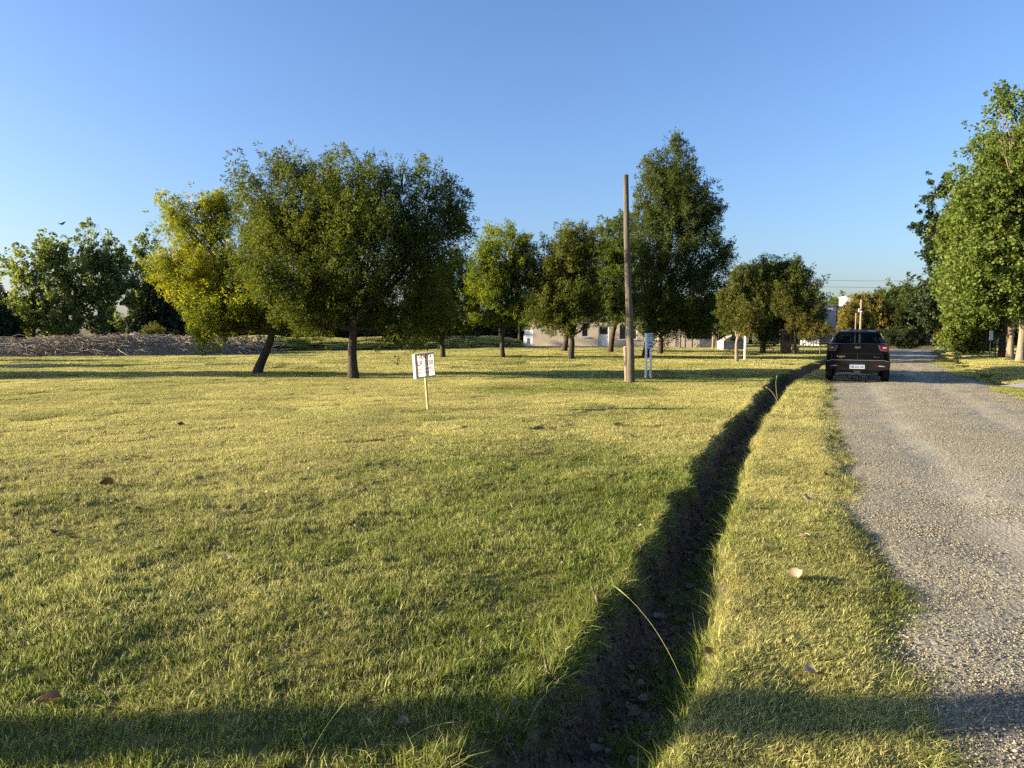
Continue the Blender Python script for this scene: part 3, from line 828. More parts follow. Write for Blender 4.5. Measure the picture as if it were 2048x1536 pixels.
def crown_mesh(name, rng, lobes, n_spray, n_leaf, ll, lw, cols, spray_len=0.55, up=0.7, gap=0.36, shell=0.45, mat='leaf', clump=1.1, droop=0.0, weights=None, cup=0.35, seed=0, nz=0.05, plume=0.9, tuft=6):
    """leaf sprays spread through the lobes; every leaf is its own small face"""
    C = np.array([l[0] for l in lobes]); Rr = np.array([l[1] for l in lobes])
    w = (Rr[:, 0] * Rr[:, 1] * Rr[:, 2]) ** 0.75
    w = w / w.sum()
    n_root = max(8, n_spray // tuft)
    n = int(n_root * 2.4)
    li = rng.choice(len(lobes), n, p=w)
    d = rng.normal(0, 1, (n, 3)); d /= np.linalg.norm(d, axis=1, keepdims=True)
    rad = (shell + (1.04 - shell) * rng.random(n) ** 0.6) * (0.68 + 0.46 * vnoise(d[:, 0] * 2.2 + li * 7.1, d[:, 1] * 2.2, d[:, 2] * 2.2, 81 + seed))
    inner = rng.random(n) < 0.14
    rad = np.where(inner, rng.random(n) ** 0.5 * 0.7, rad)
    p = C[li] + d * Rr[li] * rad[:, None]
    cn = 0.65 * vnoise(p[:, 0] * clump, p[:, 1] * clump, p[:, 2] * clump * 0.6, 91 + seed) + 0.35 * vnoise(p[:, 0] * clump * 2.7, p[:, 1] * clump * 2.7, p[:, 2] * clump * 1.5, 92 + seed)
    k = (cn > gap) & (p[:, 2] > 0.35)
    p, d, li = p[k][:n_root], d[k][:n_root], li[k][:n_root]
    n = len(p)
    # every root carries an ascending shoot; its sprays narrow towards the tip
    lob = np.minimum(1.0, Rr[li].min(1) / 0.8)
    sax = d * 0.7 + np.array([0, 0, up - droop]) + rng.normal(0, 0.28, (n, 3)); sax /= np.linalg.norm(sax, axis=1, keepdims=True)
    SL = plume * rng.uniform(0.5, 1.35, n) * lob
    st = np.linspace(0, 1, tuft)[None, :] + rng.normal(0, 0.07, (n, tuft))
    p = (p[:, None, :] + sax[:, None, :] * ((st - 0.45) * SL[:, None])[..., None] + rng.normal(0, 1, (n, tuft, 3)) * (0.16 * plume * (1.15 - np.clip(st, 0, 1)))[..., None]).reshape(-1, 3)
    ax = np.repeat(sax, tuft, 0) + rng.normal(0, 0.42, (n * tuft, 3)); ax /= np.linalg.norm(ax, axis=1, keepdims=True)
    taper = (1.1 - 0.5 * np.clip(st, 0, 1)).ravel()
    n = n * tuft
    L = spray_len * rng.uniform(0.45, 1.25, n) * taper * np.repeat(0.4 + 0.6 * lob, tuft)
    k = p[:, 2] > 0.3; p, ax, L = p[k], ax[k], L[k]; n = len(p)
    s = rng.random((n, n_leaf)) ** 0.85
    side = rng.normal(0, 1, (n, n_leaf, 3)); side -= (side * ax[:, None, :]).sum(-1, keepdims=True) * ax[:, None, :]
    side /= np.linalg.norm(side, axis=-1, keepdims=True) + 1e-9
    spread = spray_len * 0.26 * (1.1 - 0.75 * s) * rng.random((n, n_leaf)) ** 0.6
    base = p[:, None, :] + ax[:, None, :] * (L[:, None] * s)[..., None] + side * spread[..., None]
    ld = ax[:, None, :] * 0.55 + side * 0.8 + rng.normal(0, 0.35, (n, n_leaf, 3)); ld[..., 2] -= 0.25
    ld /= np.linalg.norm(ld, axis=-1, keepdims=True)
    nm = rng.normal(0, 1, (n, n_leaf, 3)) + np.array([0, 0, nz]); wv = np.cross(ld, nm); wv /= np.linalg.norm(wv, axis=-1, keepdims=True) + 1e-9
    nv = np.cross(wv, ld)
    sz = rng.uniform(0.65, 1.25, (n, n_leaf, 1))
    a = base; t = base + ld * ll * sz + nv * ll * sz * cup * 0.25
    m = base + ld * ll * 0.45 * sz + nv * ll * 0.10 * sz * cup
    b = m + wv * lw * 0.5 * sz + nv * lw * sz * cup * 0.4; c = m - wv * lw * 0.5 * sz + nv * lw * sz * cup * 0.4
    V = np.stack([a, b, t, c], 2).reshape(-1, 3)
    nl = n * n_leaf
    q = (np.arange(nl) * 4)[:, None] + np.array([[0, 1, 2, 3]])
    me = np_mesh(name, V, q)
    cols = np.array(cols)                              # rows: base, second (patches), odd (single leaves)
    f = np.clip((vnoise(p[:, 0] * 0.55, p[:, 1] * 0.55, p[:, 2] * 0.55, 95 + seed) - 0.30) * 2.2 + rng.normal(0, 0.15, n), 0, 1)[:, None, None]
    col = cols[0] * (1 - f) + cols[1] * f
    col = np.repeat(col, n_leaf, 1)
    odd = (rng.random((n, n_leaf, 1)) < 0.06)
    col = np.where(odd, cols[2], col) * rng.uniform(0.7, 1.3, (n, n_leaf, 1)) * rng.uniform(0.85, 1.15, (n, 1, 1))
    vcol(me, 'leafcol', np.repeat(col.reshape(-1, 3), 4, 0))
    me.materials.append(M[mat])
    return me

def tree(name, label, Y, u0, v0, lobes_px, n_spray, n_leaf, ll, lw, cols, r0=0.18, fork=None, seed=1, group=None, cat='tree', bark='bark', limbs=3, dscale=1.0, **kw):
    """lobes_px: (u, v, ru, rv, depth offset m, depth radius m or None) outlined in the photograph at the tree's own distance"""
    rng = np.random.default_rng(seed)
    x0 = lx(u0, Y); z0 = ground_z(x0, Y)
    k = Y / FPX
    lobes = []
    for l in lobes_px:
        u, v, ru, rv = l[:4]
        dy = l[4] if len(l) > 4 else rng.normal(0, 0.5) * dscale
        ry = l[5] if len(l) > 5 else 0.9 * min(ru, rv * 1.4) * k
        lobes.append((((u - u0) * k, dy, hz(v, Y) - z0), (ru * k, ry, rv * k)))
    root = empty(name, (x0, Y, z0), 0, label, cat, group)
    if fork is None:
        fu, fv = u0, min(v0 - 60, 690)
    else:
        fu, fv = fork
    fk = ((fu - u0) * k, 0, hz(fv, Y) - z0)
    mb = grow(rng, (0, 0, 0), fk, lobes, r0, limbs, seed)
    mb.build('trunk', M[bark], root, True)
    me = crown_mesh('crown', rng, lobes, n_spray, n_leaf, ll, lw, cols, seed=seed, **kw)
    link_mesh('crown', me, None, root)
    return root

OLIVE = [(0.054, 0.080, 0.012), (0.104, 0.130, 0.018), (0.15, 0.135, 0.03)]
YELLOW = [(0.33, 0.335, 0.028), (0.12, 0.165, 0.019), (0.46, 0.38, 0.04)]
LIME = [(0.090, 0.135, 0.018), (0.20, 0.240, 0.024), (0.22, 0.19, 0.03)]
MIDG = [(0.068, 0.104, 0.020), (0.098, 0.132, 0.022), (0.13, 0.11, 0.03)]
BROWN = [(0.085, 0.108, 0.022), (0.125, 0.110, 0.030), (0.19, 0.12, 0.04)]
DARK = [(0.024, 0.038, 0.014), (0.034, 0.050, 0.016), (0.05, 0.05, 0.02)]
POPLAR = [(0.115, 0.165, 0.036), (0.150, 0.200, 0.042), (0.19, 0.17, 0.04)]
POPLAR_B = [(0.16, 0.21, 0.075), (0.20, 0.245, 0.080), (0.18, 0.17, 0.06)]

# the large dark tree
tree('broad_tree', 'large dark olive tree with wide dense crown left of the sale sign', 24.9, 706, 757, [
    (560, 410, 66, 66, -0.4, 1.3), (625, 450, 105, 95, 0.2, 1.9), (610, 545, 120, 80, -0.6, 1.7), (725, 428, 92, 80, 0.2, 2.2), (830, 442, 76, 72, 0.3, 1.8),
    (735, 520, 120, 100, -0.5, 2.4), (850, 525, 70, 95, 0.4, 1.9), (645, 612, 105, 50, 0.5, 1.3), (790, 620, 95, 55, 0.6, 1.5), (860, 615, 60, 55, 0.3, 1.2),
    (530, 480, 40, 60, 0.2, 1.0), (910, 470, 28, 60, 0.2, 0.8), (585, 640, 46, 24, -0.3, 0.7), (645, 655, 40, 20, -0.6, 0.6), (800, 668, 48, 22, -0.5, 0.7),
    (512, 355, 16, 34, 0, .4), (550, 345, 24, 36, 0, .5), (590, 350, 20, 34, .2, .5), (632, 358, 16, 36, .2, .4), (680, 348, 24, 38, 0, .5), (747, 325, 14, 44, 0, .4), (775, 355, 20, 34, .3, .4),
    (822, 345, 20, 42, .2, .5), (866, 365, 20, 34, 0, .4), (905, 400, 18, 34, 0, .4), (928, 462, 14, 34, 0, .3), (926, 405, 9, 30, 0, .25)],
    8200, 26, 0.11, 0.034, OLIVE, 0.175, (706, 640), 3, limbs=4, spray_len=0.5, up=0.95, gap=0.40, plume=1.2)
# the leaning yellow tree
tree('leaning_tree', 'yellowing tree on a trunk leaning right beside the large dark tree', 26.8, 512, 750, [
    (400, 455, 62, 44, 0.3, 1.0), (455, 500, 75, 65, 0.4, 1.5), (395, 545, 62, 48, 0.2, 1.2), (345, 540, 36, 32, 0, .6), (470, 590, 80, 60, 0.3, 1.6), (430, 620, 55, 42, -.2, 1.0),
    (440, 660, 48, 26, -.2, .8), (540, 600, 70, 60, 0.4, 1.4), (505, 640, 40, 22, .4, .7), (360, 440, 22, 34, 0, .5), (430, 420, 18, 22, 0, .4), (462, 418, 20, 24, 0.1, .4), (343, 412, 8, 20, 0, .2), (400, 670, 20, 22, 0, .4), (345, 575, 22, 16, 0, .4), (585, 640, 45, 34, .2, .8)],
    4600, 24, 0.105, 0.035, YELLOW, 0.17, (550, 655), 5, limbs=4, spray_len=0.5, gap=0.38)
# tree just right of the big one, farther back
tree('dark_tree', 'small dark tree half hidden right behind the large dark tree', 43.6, 885, 716, [
    (880, 590, 60, 60), (920, 560, 28, 50), (860, 640, 50, 36), (910, 640, 44, 34), (845, 660, 26, 20), (905, 530, 26, 26)],
    1700, 24, 0.15, 0.055, OLIVE, 0.16, (885, 672), 7, spray_len=0.6, gap=0.3)
tree('round_tree', 'yellow green round crowned tree left of the forked tree', 42.5, 1005, 717, [
    (1005, 520, 46, 55), (1030, 560, 36, 60), (975, 560, 40, 55), (960, 610, 38, 40), (1000, 610, 46, 46), (1042, 500, 18, 30), (940, 570, 18, 36), (1000, 475, 24, 22), (1045, 620, 24, 34), (945, 640, 20, 18), (1050, 478, 8, 22)],
    3000, 20, 0.135, 0.05, LIME, 0.15, (1005, 660), 9, spray_len=0.55, gap=0.33)
tree('forked_tree', 'green tree on a forked trunk in front of the beige house', 41.5, 1142, 719, [
    (1130, 520, 48, 50), (1165, 520, 36, 52), (1095, 560, 42, 40), (1150, 580, 46, 50), (1080, 610, 34, 34), (1120, 640, 50, 28), (1180, 590, 24, 50), (1110, 490, 22, 26), (1155, 478, 26, 20), (1186, 490, 13, 26), (1064, 520, 14, 26), (1190, 640, 26, 20), (1140, 470, 10, 16)],
    3400, 20, 0.135, 0.05, [(0.080, 0.112, 0.020), (0.120, 0.138, 0.024), (0.16, 0.11, 0.03)], 0.19, (1143, 672), 11, limbs=4, spray_len=0.6, gap=0.36)
tree('shade_tree', 'dark tree with slanting trunk behind the forked tree by the house', 56, 1128, 703, [
    (1110, 590, 50, 55), (1150, 600, 50, 50), (1070, 630, 34, 30), (1120, 640, 60, 26)],
    900, 20, 0.2, 0.075, MIDG, 0.22, (1136, 655), 13, spray_len=0.7, gap=0.3)
tree('slanting_tree', 'tree with dark slanting trunk just left of the tall pole', 53, 1220, 705, [
    (1235, 490, 36, 50), (1220, 560, 44, 60), (1250, 560, 40, 70), (1215, 620, 44, 34), (1240, 455, 20, 24), (1205, 530, 20, 40)],
    2300, 22, 0.17, 0.065, MIDG, 0.2, (1230, 645), 15, spray_len=0.7, gap=0.33)
tree('tall_tree', 'tallest dense green tree with pointed top right of the wooden pole', 43.5, 1292, 716, [
    (1345, 345, 40, 52, .2, 1.2), (1320, 400, 46, 60, 0, 1.6), (1370, 420, 52, 60, .2, 1.8), (1330, 500, 70, 80, -.3, 2.2), (1400, 510, 52, 80, .3, 1.9), (1290, 490, 32, 70, 0, 1.2), (1300, 590, 56, 60, -.4, 1.6),
    (1375, 600, 70, 60, 0, 2.0), (1430, 540, 24, 60, .2, .9), (1330, 645, 60, 34, -.3, 1.3), (1400, 655, 50, 26, 0, 1.2), (1410, 420, 26, 40, 0, .8), (1355, 390, 60, 50, .2, 1.6), (1290, 350, 16, 30, 0, .5), (1340, 300, 13, 22, 0, .4), (1370, 312, 13, 20, 0, .4), (1445, 500, 12, 34, 0, .4), (1285, 410, 14, 30, 0, .5), (1352, 288, 6, 14, 0, .2)],
    6600, 20, 0.14, 0.05, [(0.058, 0.086, 0.020), (0.088, 0.112, 0.022), (0.12, 0.11, 0.03)], 0.24, (1300, 640), 17, limbs=4, spray_len=0.6, gap=0.3)
tree('low_tree', 'low spreading tree on a pale trunk behind the white lot sign', 51, 1320, 706, [
    (1320, 630, 50, 34), (1370, 625, 50, 34), (1290, 645, 34, 24), (1400, 640, 34, 26)],
    900, 20, 0.19, 0.07, MIDG, 0.2, (1322, 668), 19, spray_len=0.7, gap=0.32)
tree('bronze_tree', 'small tree with brownish leaves on a straight pale trunk by the second sign', 37.6, 1473, 724, [
    (1480, 600, 28, 36), (1468, 640, 24, 34), (1490, 640, 30, 30), (1460, 600, 14, 28), (1500, 580, 26, 30), (1480, 560, 20, 22)],
    1100, 22, 0.13, 0.05, BROWN, 0.10, (1474, 672), 21, bark='bark_pale', spray_len=0.45, gap=0.33)
tree('dome_tree', 'wide dome shaped olive brown tree left of the pickup', 53, 1525, 706, [
    (1530, 570, 60, 46), (1560, 590, 55, 60, .2, 1.9), (1555, 550, 46, 30, 0, 1.4), (1580, 580, 50, 48), (1490, 590, 44, 50), (1600, 620, 40, 50), (1530, 630, 66, 50), (1510, 665, 46, 26), (1580, 660, 50, 30), (1620, 600, 22, 40), (1540, 536, 30, 18), (1590, 548, 24, 18), (1635, 650, 16, 34), (1505, 550, 26, 22)],
    3600, 20, 0.165, 0.062, [(0.078, 0.112, 0.022), (0.112, 0.132, 0.026), (0.15, 0.11, 0.03)], 0.22, (1527, 680), 23, limbs=4, spray_len=0.7, gap=0.3)
tree('young_tree', 'slender young tree with light leaves in front of the dome shaped tree', 50, 1588, 707, [
    (1575, 610, 24, 26), (1600, 630, 26, 30), (1580, 650, 22, 22), (1612, 665, 26, 20), (1565, 590, 14, 16)],
    800, 20, 0.15, 0.055, [(0.085, 0.095, 0.02), (0.13, 0.12, 0.025), (0.17, 0.12, 0.03)], 0.09, (1590, 668), 25, spray_len=0.5, gap=0.35)

# poplars on the right
PL = dict(up=0.95, gap=0.40, shell=0.4, cup=0.5, spray_len=0.55, plume=1.5)
tree('poplar_tree', 'tall poplar on the nearest thick pale trunk at the right edge', 33.8, 2040, 731, [
    (2048, 320, 62, 90, 0, 1.6), (2050, 410, 95, 100, 0, 2.2), (2050, 540, 110, 90, 0, 2.2), (1985, 300, 42, 70, .2, 1.1), (1960, 430, 56, 70, 0, 1.5), (1960, 560, 60, 60, 0, 1.5), (2110, 330, 60, 120, 0, 1.8), (2062, 240, 34, 50, 0, .9), (1978, 235, 20, 34, 0, .6), (2046, 205, 9, 42, 0, .4), (1995, 592, 55, 36, -.2, 1.2), (1935, 400, 34, 34, 0, .7), (2045, 596, 60, 32, -.4, 1.2), (2130, 500, 80, 120, 0, 2)],
    6200, 14, 0.135, 0.125, POPLAR, 0.17, (2042, 620), 31, bark='bark_pale', limbs=3, **PL)
tree('poplar_tree', 'poplar on the middle of the three pale trunks at right', 37.5, 2019, 724, [
    (1960, 480, 60, 70, 0, 1.6), (1990, 380, 60, 90, 0, 1.7), (1930, 560, 46, 50, 0, 1.2), (1990, 588, 60, 40, 0, 1.3), (1945, 330, 30, 50, 0, .8), (1905, 470, 26, 40, 0, .7), (1900, 610, 26, 20, -.2, .6)],
    3000, 14, 0.135, 0.125, POPLAR, 0.17, (2020, 620), 33, bark='bark_pale', **PL)
tree('poplar_tree', 'poplar on the leftmost darker trunk of the three at right', 38.9, 2004, 722, [
    (1930, 500, 40, 60, 0, 1.2), (1915, 590, 30, 46, 0, .9), (1955, 615, 46, 28, 0, 1.1), (1945, 400, 36, 50, 0, 1.0), (1890, 540, 22, 24, 0, .6)],
    1800, 14, 0.125, 0.115, POPLAR, 0.19, (2003, 640), 35, bark='bark', **PL)
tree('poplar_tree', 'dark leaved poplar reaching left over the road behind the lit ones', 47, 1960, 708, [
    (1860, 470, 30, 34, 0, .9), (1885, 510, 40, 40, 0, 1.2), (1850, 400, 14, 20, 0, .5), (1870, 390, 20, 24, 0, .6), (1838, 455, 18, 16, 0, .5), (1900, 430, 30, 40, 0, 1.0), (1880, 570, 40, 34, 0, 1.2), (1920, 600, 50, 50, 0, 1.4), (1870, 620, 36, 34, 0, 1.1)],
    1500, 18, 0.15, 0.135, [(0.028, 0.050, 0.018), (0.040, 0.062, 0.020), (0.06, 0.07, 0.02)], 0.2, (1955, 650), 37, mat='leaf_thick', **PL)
tree('leafy_shrub', 'bright green leafy shrub at the foot of the poplars', 40, 1945, 706, [
    (1945, 660, 40, 34, 0, 1.0), (1925, 680, 26, 24, 0, .7), (1975, 660, 26, 34, 0, .8), (1940, 635, 30, 24, 0, .8), (1965, 692, 24, 14, 0, .6), (1925, 695, 18, 12, 0, .5)],
    1300, 16, 0.14, 0.13, POPLAR, 0.04, (1945, 690), 39, cat='shrub', **PL)

# poplars beyond the brush pile on the left
for i, (u, lob, sp, lab) in enumerate([
    (70, [(60, 540, 34, 34), (45, 590, 32, 50), (85, 580, 44, 60), (100, 510, 26, 30), (70, 640, 50, 40)], 1000, 'leftmost loose poplar beyond the brush pile'),
    (140, [(120, 520, 34, 40), (150, 540, 40, 50), (130, 600, 50, 60), (160, 500, 24, 32), (140, 650, 54, 34)], 1100, 'second poplar from left beyond the brush pile'),
    (205, [(195, 500, 30, 50), (225, 510, 30, 50), (200, 570, 52, 56), (182, 468, 10, 24), (212, 465, 12, 22), (240, 560, 30, 50), (210, 640, 56, 40)], 1400, 'tallest poplar beyond the brush pile under the flying bird'),
    (290, [(280, 520, 18, 36), (305, 510, 24, 34), (295, 560, 32, 46), (290, 620, 36, 40), (320, 545, 16, 30)], 550, 'thin see-through poplar behind the yellow tree')]):
    tree('poplar_tree', lab, 62 + i * 1.5, u, 700, lob, int(sp * .72), 16, 0.20, 0.18, POPLAR_B, 0.16, (u, 640), 41 + i, group='poplars beyond the brush pile', limbs=4, up=0.9, gap=0.47, shell=0.3, cup=0.5, spray_len=0.6, plume=1.4)

# dark evergreens closing off the back of the field: one crown shape for the row
def evergreen_proto(seed, w, h):
    rng = np.random.default_rng(seed)
    lobes = []
    for k in range(9):
        t = k / 8
        rr = w * (1 - 0.72 * t) * rng.uniform(0.8, 1.1)
        lobes.append(((rng.normal(0, 0.2) * w, rng.normal(0, 0.2) * w, 0.6 + (h - 1.0) * t), (rr, rr, 0.17 * h)))
    mb = grow(rng, (0, 0, 0), (0, 0, h * 0.85), lobes[1:7:2], 0.16, 1, seed)
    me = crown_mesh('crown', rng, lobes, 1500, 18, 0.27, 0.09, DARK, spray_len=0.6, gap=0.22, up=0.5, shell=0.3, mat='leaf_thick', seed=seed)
    return mb, me
evg = []
for s, w, h in ((51, 1.9, 6.0), (53, 2.3, 5.2)):
    mb, me = evergreen_proto(s, w, h)
    o = empty('evergreen_tree', (0, 0, 0), 0)
    mb.build('trunk', M['bark'], o, True); link_mesh('crown', me, None, o)
    evg.append(o)
places = [(300, 70, 1.05), (345, 68, 1.35), (392, 70, 1.3), (440, 74, 1.1), (490, 76, 0.95), (540, 77, 1.0), (600, 78, .9), (655, 78, 1.0), (715, 79, .95), (770, 80, .9), (830, 80, 1.0), (885, 81, .95), (940, 82, .9), (990, 84, .95), (1030, 86, .85), (-25, 58, 1.0), (8, 64, .9), (118, 76, .72), (222, 77, .72)]
ORD = ['first', 'second', 'third', 'fourth', 'fifth', 'sixth', 'seventh', 'eighth', 'ninth', 'tenth', 'eleventh', 'twelfth']
used = [False, False]
for i, (u, Y, s) in enumerate(places):
    p = evg[i % 2]
    if used[i % 2]:
        o = copy_tree(p)
    else:
        o = p; used[i % 2] = True
    x = lx(u, Y)
    o.location = (x, Y, ground_z(x, Y)); o.rotation_euler = (0, 0, i * 1.7); o.scale = (s, s, s * (0.9 + 0.2 * ((i * 37) % 10) / 10))
    if u < 20: lab = ('dark evergreen cut by the left edge of the picture', 'dark evergreen behind the left end of the brush pile')[u > 0]
    elif i > 14: lab = ('low dark evergreen between the leftmost two poplars', 'low dark evergreen showing between the tallest poplar and the thin one')[u > 200]
    elif u < 400: lab = ('dark evergreen left of the yellow tree behind the brush pile', 'tall dark evergreen behind the right end of the brush pile', 'dark evergreen seen past the left of the yellow tree')[i]
    else: lab = ORD[i - 3] + ' dark evergreen from left in the shaded row behind the grassy bank'
    tag(o, lab, 'tree', 'evergreens closing the field')

# dense dark trees behind the house, the pergola and the end of the road
def leafy_proto(seed, w, h, cols):
    rng = np.random.default_rng(seed)
    lobes = [((0, 0, h * 0.55), (w, w, h * 0.40))]
    for k in range(9):
        a = rng.uniform(0, 6.283); r = rng.uniform(0.4, 0.8) * w
        lobes.append(((r * math.cos(a), r * math.sin(a), h * rng.uniform(0.35, 0.85)), (w * 0.45, w * 0.45, h * rng.uniform(0.13, 0.2))))
    mb = grow(rng, (0, 0, 0), (0, 0, h * 0.35), lobes[1:8], 0.2, 2, seed)
    me = crown_mesh('crown', rng, lobes, 1700, 18, 0.30, 0.12, cols, spray_len=0.8, gap=0.26, up=0.6, shell=0.4, seed=seed)
    return mb, me
lp = []
for s, w, h, c in ((61, 3.2, 6.5, MIDG), (63, 3.4, 5.5, [(0.035, 0.052, 0.014), (0.06, 0.075, 0.018), (0.10, 0.09, 0.03)]), (65, 2.2, 5.0, [(0.16, 0.145, 0.035), (0.22, 0.18, 0.045), (0.26, 0.2, 0.05)])):
    mb, me = leafy_proto(s, w, h, c)
    o = empty('leafy_tree', (0, 0, 0), 0)
    mb.build('trunk', M['bark'], o, True); link_mesh('crown', me, None, o)
    lp.append(o)
bl = [  # u, Y, proto, scale, label
    (1708, 74, 2, .68, 'pale yellow green tree beside the thin utility pole'),
    (1742, 80, 2, 0.75, 'thinning brownish tree right of the thin utility pole'),
    (1790, 92, 0, 1.02, 'lit green tree top above the bushes at the end of the road'),
    (1840, 90, 0, 0.98, 'green tree beside the poplars at the end of the road'),
    (1770, 84, 1, 0.9, 'dark tree behind the round bush at the end of the road'),
    (1820, 82, 1, 1.0, 'dark tree above the bend of the side road'),
    (1870, 76, 1, 1.0, 'dark tree under the reach of the dark poplar'),
    (1668, 110, 0, 1.0, 'green tree showing over the roof of the grey house'),
    (1660, 118, 0, 0.9, 'green tree beyond the low roof of the grey house'),
    (1385, 86, 1, 1.0, 'dark tree behind the pergola on its left'),
    (1440, 84, 1, 1.05, 'dark tree behind the pergola on its right'),
    (1500, 86, 1, 1.0, 'dark tree behind the bronze leaved tree'),
    (1560, 84, 1, 0.95, 'dark tree behind the dome shaped tree'),
    (1592, 80, 1, 0.65, 'dark tree left of the grey house'),
    (1290, 90, 1, 1.1, 'dark tree over the middle of the beige house'),
    (1180, 92, 1, 1.1, 'dark tree over the left of the beige house'),
    (1085, 94, 1, 1.1, 'dark tree left of the beige house at the back'),
    (1955, 88, 1, 1.0, 'dark tree right of the far white house'),
    (2030, 80, 1, 1.1, 'dark tree behind the poplar trunks'),
    (2110, 70, 1, 1.1, 'dark tree behind the poplars outside the right edge')]
used = [False] * 3
for i, (u, Y, k, s, lab) in enumerate(bl):
    if used[k]: o = copy_tree(lp[k])
    else: o = lp[k]; used[k] = True
    x = lx(u, Y)
    o.location = (x, Y, ground_z(x, Y)); o.rotation_euler = (0, 0, i * 2.1); o.scale = (s, s, (s if k < 2 else s + 0.22) * (0.92 + 0.16 * ((i * 29) % 10) / 10))
    tag(o, lab, 'tree', 'trees at the back of the plots')
# bushes
for i, (u, Y, w, h, lab) in enumerate([(1805, 63, 44, 34, 'dark round bush at the end of the gravel road'), (315, 58, 30, 40, 'olive green bush standing behind the brush pile'), (1893, 70, 20, 40, 'brownish bush beside the far white house')]):
    k = FPX / Y; v = 660 + CAM_H * k
    tree('round_bush', lab, Y, u, v, [(u, v - h * 0.5, w, h * 0.5), (u - w * 0.4, v - h * 0.35, w * 0.5, h * 0.4), (u + w * 0.4, v - h * 0.4, w * 0.5, h * 0.4), (u, v - h * 0.9, w * 0.4, h * 0.35)], 700, 18, 0.16, 0.06, (DARK, BROWN, BROWN)[i] if i else [(0.03, 0.045, 0.02), (0.045, 0.06, 0.024), (0.06, 0.06, 0.03)], 0.06, (u, v - h * 0.3), 71 + i, cat='bush', spray_len=0.5, gap=0.25, up=0.6)

# trees standing outside the left edge; their long shadows cross the field
for i, (x, y, s) in enumerate([(-37, 24.6, .95), (-44, 31.5, .8), (-30.5, 16.2, 0.40), (-50, 28.2, .7), (-36, 38.0, .45)]):
    o = copy_tree(lp[0])
    o.location = (x, y, 0); o.rotation_euler = (0, 0, i * 1.3); o.scale = (s * 0.6, s * 0.6, s * 1.15)
    tag(o, ORD[i] + ' of the trees standing outside the left edge of the view', 'tree', 'trees left of the view')
rngt = np.random.default_rng(5)
o = empty('tall_trunk_tree', (-13, 2.12, 0), 0, 'high pruned tree left of the camera casting the nearest shadow', 'tree')
lobes = [((0, 0, 9.5), (1.6, 1.6, 1.8)), ((0.5, 0.4, 8.4), (1.2, 1.2, 1.0)), ((-.5, -.4, 8.6), (1.2, 1.2, 1.0))]
grow(rngt, (0, 0, 0), (0.1, 0, 7.6), lobes, 0.20, 2, 3).build('trunk', M['bark'], o, True)
link_mesh('crown', crown_mesh('crown', rngt, lobes, 400, 18, 0.25, 0.1, MIDG), None, o)

# ------------------------------------------------------------------ banks beyond the field
def bank(name, pts, hfun, wid, seed, mat, label, cat):
    """earth bank along a polyline"""
    n = 160; t = np.linspace(0, 1, n); s = np.linspace(0, 1, len(pts))
    cx = np.interp(t, s, [p[0] for p in pts]); cy = np.interp(t, s, [p[1] for p in pts])
    f = np.linspace(-1, 1, 25)
    dx = np.gradient(cx); dy = np.gradient(cy); L = np.hypot(dx, dy)
    X = cx[:, None] - (dy / L)[:, None] * f[None] * wid; Y = cy[:, None] + (dx / L)[:, None] * f[None] * wid
    prof = np.clip(1 - np.abs(f) ** 2.2, 0, 1)[None]
    end = (sstep(0, 0.02, t) * (1 - sstep(0.97, 1, t)))[:, None]
    Z = hfun(t)[:, None] * prof * end * (0.75 + 0.5 * fbm(X * 0.5, Y * 0.9, seed, 3)) - 0.12
    i = (np.arange(n - 1)[:, None] * 25 + np.arange(24)[None, :]).ravel()
    me = np_mesh(name, np.stack([X, Y, Z], -1).reshape(-1, 3), np.stack([i, i + 1, i + 26, i + 25], 1))
    return X, Y, Z, me
X, Y, Z, me = bank('grassy_bank', [(-24, 53.5), (-17, 58), (-8, 64), (-2.5, 68), (-0.6, 69.5)], lambda t: 1.15 - 0.15 * t, 2.6, 101, None, '', '')
vcol(me, 'zone', np.repeat((0.35 + 0.5 * fbm(X * .4, Y * .4, 7)).ravel()[:, None], 3, 1))
gb = link_mesh('grassy_bank', me, M['ground'], None, True)
tag(gb, 'low shaded grassy bank running across the back of the field', 'bank', kind='structure')
rng = np.random.default_rng(17)
k = rng.integers(0, X.size, 2600)
bx_, by_, bz_ = X.ravel()[k] + rng.normal(0, .2, 2600), Y.ravel()[k] + rng.normal(0, .1, 2600), Z.ravel()[k]
scatter('bank_grass', np.stack([bx_, by_, bz_], 1), np.stack([0 * bx_, 0 * bx_, rng.uniform(0, 6, 2600)], 1), np.repeat(rng.uniform(.6, 1.0, 2600)[:, None], 3, 1) * np.array([[1, 1, 2.2]]), rng.integers(0, 5, 2600), tint_of(bx_, by_, rng, 0.75 + 0 * bx_), patch_far, 'rough grass growing over the low bank at the back', 'grass')

